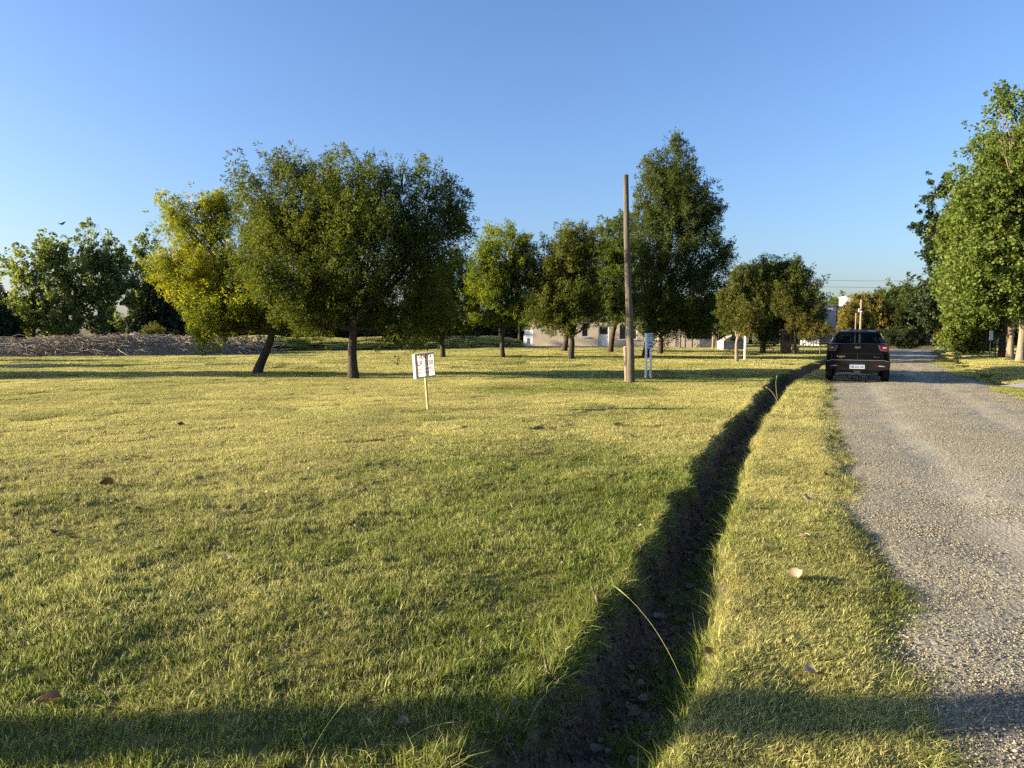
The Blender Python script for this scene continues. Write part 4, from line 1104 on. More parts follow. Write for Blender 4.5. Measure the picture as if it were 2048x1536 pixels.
def brush_pile():
    X, Y, Z, me = bank('mound', [(-40, 45.2), (-30, 46.2), (-24, 47.5), (-17.5, 51.5)], lambda t: 1.18 - 0.25 * (t > 0.9) + 0.08 * np.sin(t * 14), 2.4, 103, None, '', '')
    root = empty('brush_pile', (-27, 47, 0), 0, 'long heap of dry grey reeds and stalks along the field edge', 'brush pile')
    me.transform(Matrix.Translation((27, -47, 0)))
    link_mesh('mound', me, M['thatch'], root, True)
    rng = np.random.default_rng(19)
    n = 5200; k = rng.integers(0, X.size, n)
    p = np.stack([X.ravel()[k], Y.ravel()[k], Z.ravel()[k]], 1) - np.array([-27, 47, 0]) + rng.normal(0, [.25, .2, .04], (n, 3))
    az = np.where(rng.random(n) < 0.5, rng.normal(-0.5, 0.5, n), rng.normal(0.7, 0.6, n)) - np.pi / 2 * (rng.random(n) < 0.35)
    L = rng.uniform(0.5, 2.1, n); el = rng.normal(-0.16, 0.2, n)
    d = np.stack([np.cos(az) * np.cos(el), np.sin(az) * np.cos(el), np.sin(el)], 1)
    e = p + d * L[:, None]; mid = (p + e) / 2 + rng.normal(0, .09, (n, 3)) + np.array([0, 0, 0.10])
    e[:, 2] = np.minimum(np.maximum(e[:, 2], 0.02), 1.18 + rng.normal(0, .05, n)); p[:, 2] += 0.05
    sidev = np.cross(d, np.array([0, 0, 1.0])); sidev /= np.linalg.norm(sidev, axis=1, keepdims=True) + 1e-9
    upv = np.cross(sidev, d)
    r = rng.uniform(0.010, 0.024, n)[:, None]
    V = []
    for q, s in ((p, 1.0), (mid, 0.9), (e, 0.35)):
        V += [q + sidev * r * s, q - sidev * r * s * 0.5 + upv * r * s, q - sidev * r * s * 0.5 - upv * r * s]
    V = np.stack(V, 1).reshape(-1, 3)
    b = (np.arange(n) * 9)[:, None]
    Q = np.concatenate([b + np.array([[i * 3 + j, i * 3 + (j + 1) % 3, i * 3 + 3 + (j + 1) % 3, i * 3 + 3 + j]]) for i in (0, 1) for j in range(3)])
    me = np_mesh('stalk_layer', V, Q)
    c = rng.uniform(0.55, 1.25, (n, 1, 1)) * np.array([[[0.44, 0.36, 0.26]]]) * np.ones((1, 9, 1))
    vcol(me, 'leafcol', c.reshape(-1, 3)); me.materials.append(M['brush'])
    o = link_mesh('stalk_layer', me, None, root)
    o['kind'] = 'stuff'
brush_pile()

# ------------------------------------------------------------------ buildings
def box_part(name, mat, parent, x0, x1, y0, y1, z0, z1):
    return MB().box(x0, x1, y0, y1, z0, z1).build(name, M[mat], parent)

def wall_with_openings(name, mat, parent, x0, x1, y0, y1, h, ops):
    """front wall: solid pieces around rectangular openings (x0,x1,z0,z1), sorted by x"""
    mb = MB(); cur = x0
    for a, b, c, d in sorted(ops):
        if a > cur: mb.box(cur, a, y0, y1, 0, h)
        if c > 0: mb.box(a, b, y0, y1, 0, c)
        mb.box(a, b, y0, y1, d, h)
        cur = b
    mb.box(cur, x1, y0, y1, 0, h)
    return mb.build(name, M[mat], parent)

def window(parent, x0, x1, z0, z1, y, panes=2, frame='white_paint'):
    w = MB(); t = 0.06
    w.box(x0, x1, y, y + 0.05, z0, z0 + t); w.box(x0, x1, y, y + 0.05, z1 - t, z1); w.box(x0, x0 + t, y, y + 0.05, z0 + t, z1 - t); w.box(x1 - t, x1, y, y + 0.05, z0 + t, z1 - t)
    o = w.build('window', M[frame], parent)
    ww = (x1 - x0 - 2 * t) / panes
    for i in range(panes):
        a = x0 + t + i * ww
        if i: MB().box(a - 0.025, a + 0.025, y - 0.004, y + 0.046, z0 + t, z1 - t).build('mullion', M[frame], o)
        MB().box(a + 0.03 * (i > 0), a + ww - 0.03 * (i < panes - 1), y + 0.02, y + 0.03, z0 + t, z1 - t).build('pane', M['glass'], o)
    MB().box(x0 - 0.08, x1 + 0.08, y - 0.32, y - 0.003, z0 - 0.07, z0 - 0.004).build('sill', M['white_paint'], o)
    return o

HY = 71.0
hx0 = lx(1066, HY)
house = empty('beige_house', (hx0, HY, 0.0), R(-9), 'low beige rendered house behind the forked tree', 'house')
W = 13.6
ops = [(4.75, 5.35, 1.0, 2.15), (6.35, 7.35, 0.02, 2.1), (8.35, 10.0, 0.75, 2.15), (10.75, 12.0, 0.75, 2.15)]
wall_with_openings('front_wall', 'beige', house, 0, W, 0, 0.30, 2.75, ops)
MB().box(0, 0.28, 0.302, 7, 0, 2.75).build('side_wall', M['beige'], house)
MB().box(W - 0.28, W, 0.302, 7, 0, 2.75).build('side_wall', M['beige'], house)
MB().box(0.282, W - 0.282, 6.7, 7, 0, 2.75).build('rear_wall', M['beige'], house)
MB().box(-0.25, W + 0.25, -0.35, 7.2, 2.754, 2.95).build('roof', M['roof'], house)
MB().box(-0.6, W + 0.4, -0.9, -0.004, -0.1, 0.10).build('paved_apron', M['concrete'], house)
for a, b, c, d in (ops[0],): window(house, a, b, c, d, 0.2, 1)
window(house, *ops[2], 0.2, 3); window(house, *ops[3], 0.2, 2)
dr = MB().box(6.36, 7.34, 0.20, 0.25, 0.03, 2.09).build('door', M['white_paint'], house)
MB().box(6.48, 7.22, 0.185, 0.197, 1.25, 1.95).build('pane', M['glass'], dr)
MB().box(7.18, 7.26, 0.15, 0.197, 1.0, 1.06).build('handle', M['chrome'], dr)
# the white grill cabinet at the house's left end
g = empty('grill_cabinet', (lx(1047, HY + .5), HY + 0.3, 0), R(-9), 'white outdoor cabinet with two doors at the left end of the beige house', 'cabinet')
MB().box(0, 0.93, 0, 0.6, 0.12, 1.15).build('body', M['white_paint'], g)
for a in (0.06, 0.49):
    d_ = MB().box(a, a + 0.38, -0.025, -0.002, 0.2, 1.02).build('door', M['white_paint'], g)
    MB().box(a + (0.30 if a < .2 else 0.03), a + (0.34 if a < .2 else 0.07), -0.05, -0.027, 0.3, 0.85).build('handle', M['black_metal'], d_)
MB().box(0.1, 0.93, 0.02, 0.6, 1.22, 1.62).build('hood', M['white_paint'], g)
MB().box(0.38, 0.5, -0.004, 0.018, 1.42, 1.48).build('thermometer', M['black_metal'], g)
MB().box(0.0, 0.93, 0.05, 0.6, 1.152, 1.218).build('worktop', M['concrete'], g)
MB().box(0.15, 0.93, 0.1, 0.6, 1.622, 2.5).build('chimney_breast', M['beige'], g)
for s_ in (-0.3, -2.2):
    p = empty('porch_post', (lx(1044, HY) + s_, HY + 0.4, 0), 0, ('dark porch post touching the white cabinet', 'thin porch post left of the white cabinet')[s_ < -1], 'post')
    MB().tube([(0, 0, -0.2), (0, 0, 1.3), (0.01, 0, 2.7)], [0.085, 0.08, 0.075], 8).build('shaft', M['dark_wood'], p, True)
    MB().box(-0.12, 0.12, -0.12, 0.12, 0, 0.12).build('footing', M['concrete'], p)
# annex with the white shutter and pergola on the right
ax_ = lx(1332, HY - 2)
annex = empty('shutter_annex', (ax_, HY - 2, 0), R(-6), 'small shaded annex with white shutter door right of the beige house', 'building')
wall_with_openings('front_wall', 'pale_render', annex, 0, 4.6, 0, 0.25, 2.7, [(0.35, 1.3, 0.02, 2.2), (1.9, 4.5, 0.8, 2.3)])
MB().box(0, 4.6, 0.252, 4, 2.4, 2.7).build('roof', M['roof'], annex)
MB().box(0, 0.25, 0.252, 4, 0, 2.395).build('side_wall', M['pale_render'], annex)
MB().box(4.35, 4.6, 0.252, 4, 0, 2.395).build('side_wall', M['pale_render'], annex)
MB().box(0.252, 4.348, 3.7, 4, 0, 2.395).build('rear_wall', M['grey_render'], annex)
sh = empty('shutter', (0, 0, 0)); sh.parent = annex
for i in range(12):
    MB().box(0.36, 1.29, 0.10, 0.14, 0.03 + i * 0.18, 0.03 + i * 0.18 + 0.165).build('slat', M['white_paint'], sh)
pg = empty('pergola', (lx(1362, 66), 65.5, 0), R(-5), 'dark timber pergola with round posts right of the white shutter', 'pergola')
for i, (px, py) in enumerate([(0.2, 0), (2.5, -1.0), (4.9, 0), (0.2, 3), (1.3, 3), (3.6, 3)]):
    MB().tube([(px, py, -0.2), (px + 0.02, py, 1.2), (px, py, 2.45)], [0.10, 0.09, 0.085], 8).build('post', M['post_wood'] if i == 1 else M['dark_wood'], pg, True)
for yb in (-1.0, 0.0, 3.0):
    MB().box(-0.3, 5.4, yb - 0.06, yb + 0.06, 2.45, 2.62).build('beam', M['dark_wood'], pg)
for i in range(9):
    MB().box(-0.1 + i * 0.62, -0.02 + i * 0.62, -1.4, 3.5, 2.622, 2.75).build('rafter', M['dark_wood'], pg)
o = empty('garden_oven', (lx(1462, 62), 62, 0), R(12), 'low grey masonry oven with pitched top beyond the bronze tree', 'oven')
MB().box(-1.0, 1.0, -.5, .6, -0.05, 0.72).build('plinth', M['concrete'], o, bevel=0.03)
MB().prism([(-.95, .722), (.95, .722), (.75, 1.0), (0.05, 1.25), (-.6, 0.95)], -.4, .5).build('hood', M['roof'], o)
MB().box(-.3, .3, -.43, -.402, .74, 0.98).build('mouth', M['black_metal'], o)

# grey modern house at the end of the road
gh = empty('grey_house', (lx(1630, 86), 86, 0), R(-10), 'modern flat roofed grey house behind the pickup', 'house')
wall_with_openings('front_wall', 'pale_render', gh, -4.0, 2.2, 0, 0.3, 4.45, [(0.6, 1.7, 1.1, 2.1)])
MB().box(1.9, 2.198, 0.302, 7, 0, 4.45).build('side_wall', M['grey_render'], gh)
MB().box(-4, -3.7, 0.302, 7, 0, 4.45).build('side_wall', M['grey_render'], gh)
MB().box(-4.1, 2.3, -.1, 7.1, 4.452, 4.62).build('roof', M['roof'], gh)
window(gh, 0.6, 1.7, 1.1, 2.1, 0.15, 2, 'black_metal')
MB().box(2.2, 4.6, 1.6, 1.9, 0, 4.40).build('wing_wall', M['grey_render'], gh)
MB().box(2.2, 4.7, 1.5, 5.0, 4.402, 4.52).build('wing_roof', M['roof'], gh)
MB().box(4.75, 7.5, 5.5, 9.0, 0, 5.75).build('upper_volume', M['pale_render'], gh)
MB().box(4.65, 7.6, 5.35, 9.15, 5.752, 5.9).build('upper_roof', M['roof'], gh)
# far white house right of the road
fh = empty('far_house', (lx(1902, 84), 84, 0), R(8), 'white house in shade glimpsed left of the poplar shrub', 'house')
wall_with_openings('front_wall', 'white_paint', fh, 0, 6, 0, 0.3, 3.2, [(0.9, 1.9, 0.02, 2.2), (2.7, 4.2, 0.9, 2.2)])
MB().box(0, 0.3, 0.302, 6, 0, 3.2).build('side_wall', M['pale_render'], fh)
MB().box(-.2, 6.2, -.4, 6.2, 3.202, 3.4).build('roof', M['roof'], fh)
window(fh, 2.7, 4.2, 0.9, 2.2, 0.15, 2)
dr = MB().box(0.92, 1.88, .15, .2, .03, 2.18).build('door', M['dark_wood'], fh)
MB().box(1.7, 1.78, .11, .147, 1.0, 1.06).build('handle', M['chrome'], dr)
# sunlit low wall seen under the dome tree
o = empty('pale_fence', (lx(1600, 74), 74, 0), R(-15), 'pale sunlit slatted fence glimpsed under the dome shaped tree', 'fence')
for i in range(7):
    MB().box(i * 0.26, i * 0.26 + 0.2, 0, 0.03, 0.05, 0.62 + 0.06 * math.sin(i * 2.3)).build('slat', M['white_paint'], o)
for z in (0.2, 0.42):
    MB().box(-0.05, 1.82, 0.032, 0.08, z, z + 0.08).build('rail', M['post_wood'], o)

# ------------------------------------------------------------------ poles, posts, signs
x, y = 3.74, 22.7
pole = empty('utility_pole', (x, y, ground_z(x, y)), 0, 'tall bare weathered wooden pole leaning left in the lawn', 'pole')
PH = hz(356, 22.7)
tp = (lx(1247, 22.7) - x, 0, PH)
pts = []; rad = []
for i in range(15):
    t = i / 14
    pts.append((tp[0] * t + 0.015 * math.sin(t * 7), 0.01 * math.cos(t * 5), -0.3 + (PH + 0.3) * t)); rad.append(0.136 - 0.058 * t ** 0.8)
MB().tube(pts, rad, 16).build('shaft', M['pole_wood'], pole, True)
for t in (0.35, 0.62):
    i = int(t * 14); p = pts[i]
    MB().tube([(p[0], p[1], p[2] - 0.02), (p[0], p[1], p[2] + 0.02)], [rad[i] + 0.006] * 2, 16).build('wire_band', M['wire'], pole, True)
sp_ = empty('short_post', (lx(1253.5, 22.9), 22.85, ground_z(3.6, 22.85)), 0, 'short pale wooden post standing against the tall pole', 'post')
MB().tube([(0, 0, -0.2), (-0.02, 0, 0.5), (-0.055, 0, hz(693, 22.85))], [0.062, 0.064, 0.066], 10).build('shaft', M['post_wood'], sp_, True)
MB().tube([(-0.055, 0, hz(693, 22.85)), (-0.056, 0, hz(693, 22.85) + 0.015)], [0.066, 0.04], 10).build('sawn_top', M['stake'], sp_, True)

# sale sign
SX, SY = -1.69, 14.64
vs_ = empty('sale_sign', (SX, SY, ground_z(SX, SY)), R(40), 'white sale sign with dark red lettering on a pine stake', 'sign')
sb = Matrix.Translation((0, 0, 0)) @ Matrix.Rotation(R(-4.5), 4, 'Y')
w2, z0, z1 = 0.225, 0.68, 1.185
def sgn(mb, name, mat, parent=vs_):
    o = mb.build(name, M[mat], parent); o.data.transform(sb); return o
sgn(MB().box(-0.018, 0.022, 0.012, 0.045, -0.25, 1.17), 'stake', 'stake')
fr_ = sgn(MB().box(-w2, w2, 0.006, 0.018, z1 - 0.04, z1 - 0.001), 'frame_bar', 'stake')
sgn(MB().box(-w2, w2, 0.006, 0.018, z0 + 0.001, z0 + 0.035), 'frame_bar', 'stake')
sgn(MB().box(-w2, -w2 + 0.03, 0.006, 0.018, z0 + 0.037, z1 - 0.042), 'frame_bar', 'stake')
sgn(MB().box(w2 - 0.022, w2, 0.006, 0.018, z0 + 0.037, z1 - 0.042), 'frame_bar', 'stake')
sgn(MB().add([(-w2 - .004, 0.002, z0), (w2 + .004, 0.002, z0), (w2 + .004, 0.002, z1), (-w2 - .004, 0.002, z1)], [(0, 1, 2, 3)]), 'sheet', 'sheet')
sgn(MB().add([(-w2 - .006, .004, z0), (-w2 - .040, .05, z0), (-w2 - .043, .048, z0), (-w2 - .009, .002, z0), (-w2 - .006, .004, z1), (-w2 - .040, .05, z1), (-w2 - .043, .048, z1), (-w2 - .009, .002, z1)], [(0, 1, 2, 3), (4, 7, 6, 5), (0, 4, 5, 1), (1, 5, 6, 2), (2, 6, 7, 3), (3, 7, 4, 0)]), 'folded_edge', 'white_paint')
Mt = sb @ Matrix.Translation((0.012, -0.001, 0)) @ Matrix.Rotation(math.pi / 2, 4, 'X')
def st(body, z, size, sx=1.0, b=0.0):
    sx *= 1.12
    words = body.split(' '); adv = 0.60 * size * sx; tot = len(body) * adv; x = -tot / 2
    for w_ in words:
        text_mesh('lettering', w_, size, M['letter_red'], vs_, sb @ Matrix.Translation((0.010 + x + len(w_) * adv / 2, -0.0012, z)) @ Matrix.Rotation(math.pi / 2, 4, 'X'), sx=sx, bold=b)
        x += (len(w_) + 0.9) * adv
st('VENTA', 1.10, 0.100, 0.9, 0.003); st('UF 130', 0.975, 0.125, 0.82, 0.0035); st('2241 15-409837', 0.86, 0.058, 0.78, 0.001); st('2223 15-675225', 0.79, 0.058, 0.78, 0.001)

def lot_sign(x, y, rz, label, wd, ph, z0, z1, rows):
    r_ = empty('lot_sign', (x, y, ground_z(x, y)), rz, label, 'sign')
    for s_ in (-1, 1):
        MB().tube([(s_ * wd * 0.36, 0.03, -0.2), (s_ * wd * 0.36, 0.03, ph)], 0.038, 10).build('leg', M['white_paint'], r_, True)
        MB().tube([(s_ * wd * 0.36, 0.03, -0.02), (s_ * wd * 0.36, 0.03, 0.05)], 0.042, 10).build('foot_band', M['black_metal'], r_, True)
    MB().box(-wd / 2, wd / 2, -0.035, -0.010, z0, z1).build('board', M['sign_grey'], r_, bevel=0.004)
    MB().box(-wd / 2 - 0.03, -wd / 2 - .002, -0.04, 0.03, z0, z1).build('edge_strip', M['white_paint'], r_)
    n = len(rows); h = (z1 - z0)
    for i, (t, s_) in enumerate(rows):
        ws = t.split(' ')
        for j, w_ in enumerate(ws):
            text_mesh('lettering', w_, s_, M['letter_black'], r_, Matrix.Translation((0.02 + (j - (len(ws) - 1) / 2) * s_, -0.0365, z1 - h * (0.16 + 0.235 * i))) @ Matrix.Rotation(math.pi / 2, 4, 'X'), sx=0.85, bold=0.003)
    return r_
lot_sign(4.70, 24.85, R(38), 'white two legged lot sign with black lettering right of the tall pole', 0.33, 1.5, 1.05, 1.57, [('LOTE', 0.125), ('1 3', 0.135), ('VENDE', 0.085), ('DUEÑO', 0.085)])
lot_sign(12.75, 39.6, R(62), 'narrow white lot sign seen edge on right of the bronze tree', 0.34, 1.3, 0.85, 1.32, [('LOTE', 0.12), ('1 4', 0.13)])

# brown pillar and pipes below the dome tree
pb = empty('meter_pillar', (lx(1571, 51), 51, 0), R(-8), 'square dark brown pillar below the dome shaped tree', 'pillar')
MB().box(-0.33, 0.33, -0.2, 0.2, -0.1, 1.62).build('shaft', M['dark_wood'], pb, bevel=0.02)
MB().box(-0.37, 0.37, -0.24, 0.24, 1.622, 1.72).build('cap', M['concrete'], pb, bevel=0.02)
MB().box(-0.17, 0.17, -0.222, -0.202, 0.9, 1.3).build('meter_door', M['black_metal'], pb)
for i, (u, h) in enumerate(((1586, 0.45), (1594, 0.5))):
    p = empty('marker_stub', (lx(u, 50.5), 50.5, 0), 0, ('short pale stub beside the brown pillar', 'short yellowish stub with white cap right of the brown pillar')[i], 'post')
    MB().tube([(0, 0, -0.1), (0, 0, h)], [0.09 + 0.03 * i, 0.085 + 0.03 * i], 10).build('shaft', M['post_wood'], p, True)
    MB().tube([(0, 0, h), (0, 0, h + 0.05)], [0.1 + 0.03 * i, 0.07 + .03 * i], 10).build('cap', M['white_paint'], p, True)

def basket(x, y, rz, label, s=1.0):
    b = empty('refuse_basket', (x, y, ground_z(x, y)), rz, label, 'basket')
    MB().tube([(0, 0, -0.2), (0, 0, 0.8 * s)], 0.035, 8).build('post', M['black_metal'], b, True)
    MB().box(-0.45, 0.45, -0.3, 0.3, 0.80 * s, 0.83 * s).build('tray', M['black_metal'], b)
    for z in (0.98, 1.14, 1.30):
        z *= s
        for q in ((-.45, .45, -.3, -.28), (-.45, .45, .28, .3), (-.45, -.43, -.278, .278), (.43, .45, -.278, .278)):
            MB().box(q[0], q[1], q[2], q[3], z, z + 0.03).build('rail', M['black_metal'], b)
    for i in range(10):
        xx = -0.445 + i * 0.0978
        for yy in (-.29, .29):
            MB().tube([(xx, yy, 0.832 * s), (xx, yy, 1.345 * s)], 0.008, 5).build('bar', M['black_metal'], b)
    return b
basket(lx(1640, 47), 47, R(10), 'black wire refuse basket on a post left of the pickup')
basket(lx(1990, 38), 38, R(-10), 'black wire refuse basket on a post by the poplar trunks')
o = empty('white_notice', (lx(1980, 37.6), 37.6, 0.0), R(10), 'small white notice board on a stick left of the poplar trunks', 'sign')
MB().tube([(0, 0.02, -0.1), (0, 0.02, 1.65)], 0.02, 8).build('stick', M['black_metal'], o)
MB().box(-0.11, 0.11, -0.012, -0.002, 1.12, 1.62).build('board', M['sign_grey'], o)

# thin utility pole and overhead wires at the end of the road
tp_ = empty('utility_pole', (lx(1719, 70), 70, 0), 0, 'thin distant utility pole with white box above the pickup', 'pole')
MB().tube([(0, 0, -.2), (0, 0, hz(600, 70))], [0.13, 0.085], 10).build('shaft', M['post_wood'], tp_, True)
MB().box(-0.26, -0.12, -0.1, 0.05, hz(623, 70), hz(618, 70)).build('meter_box', M['white_paint'], tp_)
MB().tube([(0, 0, hz(624, 70)), (0, 0, hz(622, 70))], 0.14, 10).build('wire_band', M['white_paint'], tp_, True)
o = empty('thin_post', (lx(1709, 69), 69, 0), 0, 'thin short post left of the distant utility pole', 'post')
MB().tube([(0, 0, -.2), (0, 0, hz(628, 69))], [0.07, 0.055], 8).build('shaft', M['post_wood'], o, True)
MB().tube([(0, 0, hz(628, 69)), (0, 0, hz(628, 69) + 0.05)], [0.07, 0.05], 8).build('cap', M['concrete'], o, True)
xa, xb = lx(1560, 78), lx(1960, 78)
for s_, x_ in ((0, xa), (1, xb)):
    p = empty('line_pole', (x_, 78, 0), 0, ('line pole hidden behind the dome shaped tree', 'line pole hidden behind the poplars')[s_], 'pole')
    MB().tube([(0, 0, -.2), (0, 0, hz(554, 78))], [0.13, 0.09], 10).build('shaft', M['pole_wood'], p, True)
    MB().box(-0.06, 0.06, -0.5, 0.5, hz(564, 78), hz(562, 78)).build('crossarm', M['dark_wood'], p)
for i, v in enumerate((562, 575)):
    h = hz(v, 78); mb = MB()
    mb.tube([(xa + (xb - xa) * t - xa, 0.25 * i, h - 0.25 * 4 * t * (1 - t) + 0.2 - 0.10 * i * (t - .5)) for t in np.linspace(0, 1, 21)], 0.016, 6)
    o = mb.build('overhead_wire', M['wire'], None); o.location = (xa, 78, 0)
    tag(o, ('upper overhead wire crossing the sky above the pickup', 'lower overhead wire crossing the sky above the pickup')[i], 'wire', 'overhead wires')

# ------------------------------------------------------------------ pickup
def pickup():
    hd = math.atan2(0.47, 1.0)
    rear = 22.8
    x = lx(1715, rear)
    car = empty('pickup_truck', (x, rear, -0.02), -hd, 'black double cab pickup parked on the gravel seen from behind', 'pickup')
    def half(w, zb, zt, top):
        """closed ring in x,z for one body section; w half width"""
        h = [(0.0, zb), (w * 0.80, zb), (w * 0.96, zb + 0.10), (w, zb + 0.30), (w * 0.995, zb + 0.48), (w * 0.965, zt - 0.14), (w * 0.93, zt - 0.05), (w * 0.86, zt), (0.0, zt + top)]
        return h + [(-a, b) for a, b in h[-2:0:-1]]
    secs = [(0.02, .875, .50, 1.19, .015), (0.07, .905, .44, 1.225, .015), (0.35, .922, .42, 1.235, .01), (1.2, .925, .42, 1.235, 0.01), (2.2, .925, .40, 1.16, 0.01), (3.4, .925, .40, 1.10, 0.02), (3.9, .92, .40, 1.06, 0.05), (4.55, .88, .42, .98, .05), (4.85, .76, .46, .88, .03)]
    MB().loft([[(a, y, b) for a, b in half(w, zb, zt, tp)] for y, w, zb, zt, tp in secs]).build('body', M['car_paint'], car, True)
    # cab
    def cabring(y, wb, wt, zb, zt):
        h = [(wb, zb), (wt + (wb - wt) * .35, zb + (zt - zb) * .62), (wt, zt - .05), (wt - .08, zt), (0, zt + .018)]
        return [(a, y, b) for a, b in h] + [(-a, y, b) for a, b in h[-2::-1]]
    r1 = cabring(1.32, .80, .76, 1.10, 1.20); r2 = cabring(1.62, .82, .62, 1.10, 1.585); r3 = cabring(1.80, .83, .63, 1.10, 1.64); r4 = cabring(2.9, .84, .64, 1.10, 1.655); r5 = cabring(3.25, .83, .62, 1.08, 1.60); r6 = cabring(3.95, .80, .76, 1.04, 1.09)
    MB().loft([r2, r3, r4, r5], closed=False, caps=False).build('roof', M['car_paint'], car, True)
    # pillars beside the rear window and windscreen
    for s_ in (-1, 1):
        MB().loft([[(s_ * .80, 1.05, 1.22), (s_ * .70, 1.05, 1.225), (s_ * .70, 1.12, 1.215), (s_ * .80, 1.12, 1.215)], [(s_ * .725, 1.60, 1.44), (s_ * .63, 1.57, 1.45), (s_ * .63, 1.66, 1.45), (s_ * .72, 1.68, 1.44)], [(s_ * .62, 1.63, 1.59), (s_ * .54, 1.60, 1.60), (s_ * .54, 1.72, 1.60), (s_ * .62, 1.72, 1.59)]]).build('pillar', M['car_paint'], car)
        MB().loft([[(s_ * .80, 3.95, 1.06), (s_ * .74, 3.97, 1.06), (s_ * .74, 3.9, 1.06), (s_ * .80, 3.88, 1.06)], [(s_ * .63, 3.26, 1.59), (s_ * .57, 3.28, 1.59), (s_ * .57, 3.2, 1.59), (s_ * .63, 3.2, 1.59)]]).build('pillar', M['car_paint'], car)
    MB().box(-.60, .60, 1.60, 1.70, 1.545, 1.60).build('window_header', M['car_paint'], car)
    gl = MB().add([(-.70, 1.30, 1.23), (.70, 1.30, 1.23), (.57, 1.60, 1.545), (-.57, 1.60, 1.545)], [(0, 1, 2, 3)]).build('rear_window', M['car_glass'], car)
    MB().add([(-.74, 3.93, 1.08), (.74, 3.93, 1.08), (.59, 3.27, 1.585), (-.59, 3.27, 1.585)], [(0, 1, 2, 3)]).build('windscreen', M['car_glass'], car)
    # seats with headrests show through the glass
    for sx in (-.36, .36):
        s1 = MB().box(sx - .24, sx + .24, 2.35, 2.5, .8, 1.30).build('seat', M['cladding'], car, bevel=.04)
        MB().box(sx - .12, sx + .12, 2.34, 2.45, 1.31, 1.47).build('headrest', M['cladding'], s1, bevel=.03)
    # tailgate: upper panel, ledge and lower panel
    tg = MB().prism([(-.60, 1.205), (.60, 1.205), (.66, 1.02), (.72, .955), (-.72, .955), (-.66, 1.02)], -.006, .05).build('tailgate', M['car_paint'], car, bevel=.008)
    MB().prism([(-.74, .945), (.74, .945), (.77, .70), (-.77, .70)], -.032, .05).build('lower_panel', M['car_paint'], tg, bevel=.012)
    MB().box(-.70, .70, -.036, -.006, .925, .95).build('ledge', M['cladding'], tg, bevel=.005)
    MB().box(-.004, .004, -.0335, -.0322, .70, .945).build('door_gap', M['black_metal'], tg)
    MB().box(-.62, .62, .02, .06, 1.212, 1.232).build('spoiler_lip', M['car_paint'], tg)
    bd = MB().prism([(-.145, 1.165), (.145, 1.165), (.165, 1.10), (.14, 1.035), (-.14, 1.035), (-.165, 1.10)], -.012, -.0065).build('badge_panel', M['car_paint'], tg)
    RX = Matrix.Rotation(math.pi / 2, 4, 'X')
    text_mesh('lettering', 'FIAT', .085, M['chrome'], tg, Matrix.Translation((0, -.0135, 1.118)) @ RX, sx=1.0, bold=.002)
    text_mesh('lettering', 'TORO', .060, M['chrome'], tg, Matrix.Translation((-.475, -.034, .835)) @ RX, sx=1.5, bold=.002)
    text_mesh('lettering', 'FREEDOM', .026, M['chrome'], tg, Matrix.Translation((-.47, -.034, .79)) @ RX, sx=1.0)
    text_mesh('lettering', 'DIESEL 4X4', .030, M['chrome'], tg, Matrix.Translation((.53, -.034, .825)) @ RX, sx=1.0)
    # tail lights wrap round the corners
    for s_ in (-1, 1):
        P = [(s_ * .60, 1.19), (s_ * .845, 1.19), (s_ * .87, 1.13), (s_ * .85, 1.035), (s_ * .67, 1.03), (s_ * .62, 1.10)]
        tl = MB().prism(P, -.01, .10).build('tail_light', M['tail_red'], car, bevel=.008)
        MB().box(min(s_ * .70, s_ * .80), max(s_ * .70, s_ * .80), -.018, -.0105, 1.095, 1.135).build('reversing_lens', M['tail_clear'], tl)
        rim = [(s_ * .595, 1.20), (s_ * .575, 1.19), (s_ * .60, 1.10), (s_ * .655, 1.015), (s_ * .855, 1.02), (s_ * .855, 1.03), (s_ * .665, 1.027), (s_ * .615, 1.10)]
        MB().prism(rim, -.014, -.0108).build('light_surround', M['rim'], tl)
        bl_ = MB().prism([(s_ * .50, .545), (s_ * .60, .565), (s_ * .60, .525), (s_ * .50, .53)], -.075, -.06).build('bumper_reflector', M['tail_red'], car)
        MB().prism([(s_ * .60, .567), (s_ * .72, .556), (s_ * .80, .53), (s_ * .60, .535)], -.074, -.06).build('bumper_lamp', M['tail_clear'], bl_)
        MB().tube([(s_ * .60, 1.75, 1.675), (s_ * .60, 2.0, 1.70), (s_ * .60, 2.8, 1.705), (s_ * .60, 3.05, 1.67)], .018, 8).build('roof_rail', M['rim'], car, True)
        m_ = MB().box(min(s_ * .88, s_ * .985), max(s_ * .88, s_ * .985), 3.15, 3.27, 1.02, 1.17).build('side_mirror', M['car_paint'], car, bevel=.03)
        MB().add([(s_ * .925, 1.9, 1.125), (s_ * .925, 3.75, 1.10), (s_ * .70, 3.15, 1.56), (s_ * .70, 1.9, 1.56)], [(0, 1, 2, 3)]).build('side_window', M['car_glass'], car)
        for yy in (1.02, 3.95):
            wh = MB()
            prof = [(0.0, .24), (0.0, .30), (.03, .345), (.09, .358), (.15, .358), (.21, .345), (.24, .30), (.24, .24)]
            rings = []
            for k in range(28):
                a = 2 * math.pi * k / 28
                rings.append([(s_ * (.70 + px), yy + r * math.cos(a), .36 + r * math.sin(a)) for px, r in prof])
            wh.loft(rings + [rings[0]], closed=True, caps=False)
            ty = wh.build('wheel', M['tyre'], car, True)
            MB().tube([(s_ * .88, yy, .36), (s_ * .93, yy, .36)], [.235, .225], 20).build('rim', M['rim'], ty, True)
            for g_ in (.06, .12, .18):
                gr = MB(); gr.tube([(s_ * (.70 + g_ - .006), yy, .36), (s_ * (.70 + g_ + .006), yy, .36)], .3595, 28).build('tread_groove', M['black_metal'], ty)
            ar = MB(); rr = []
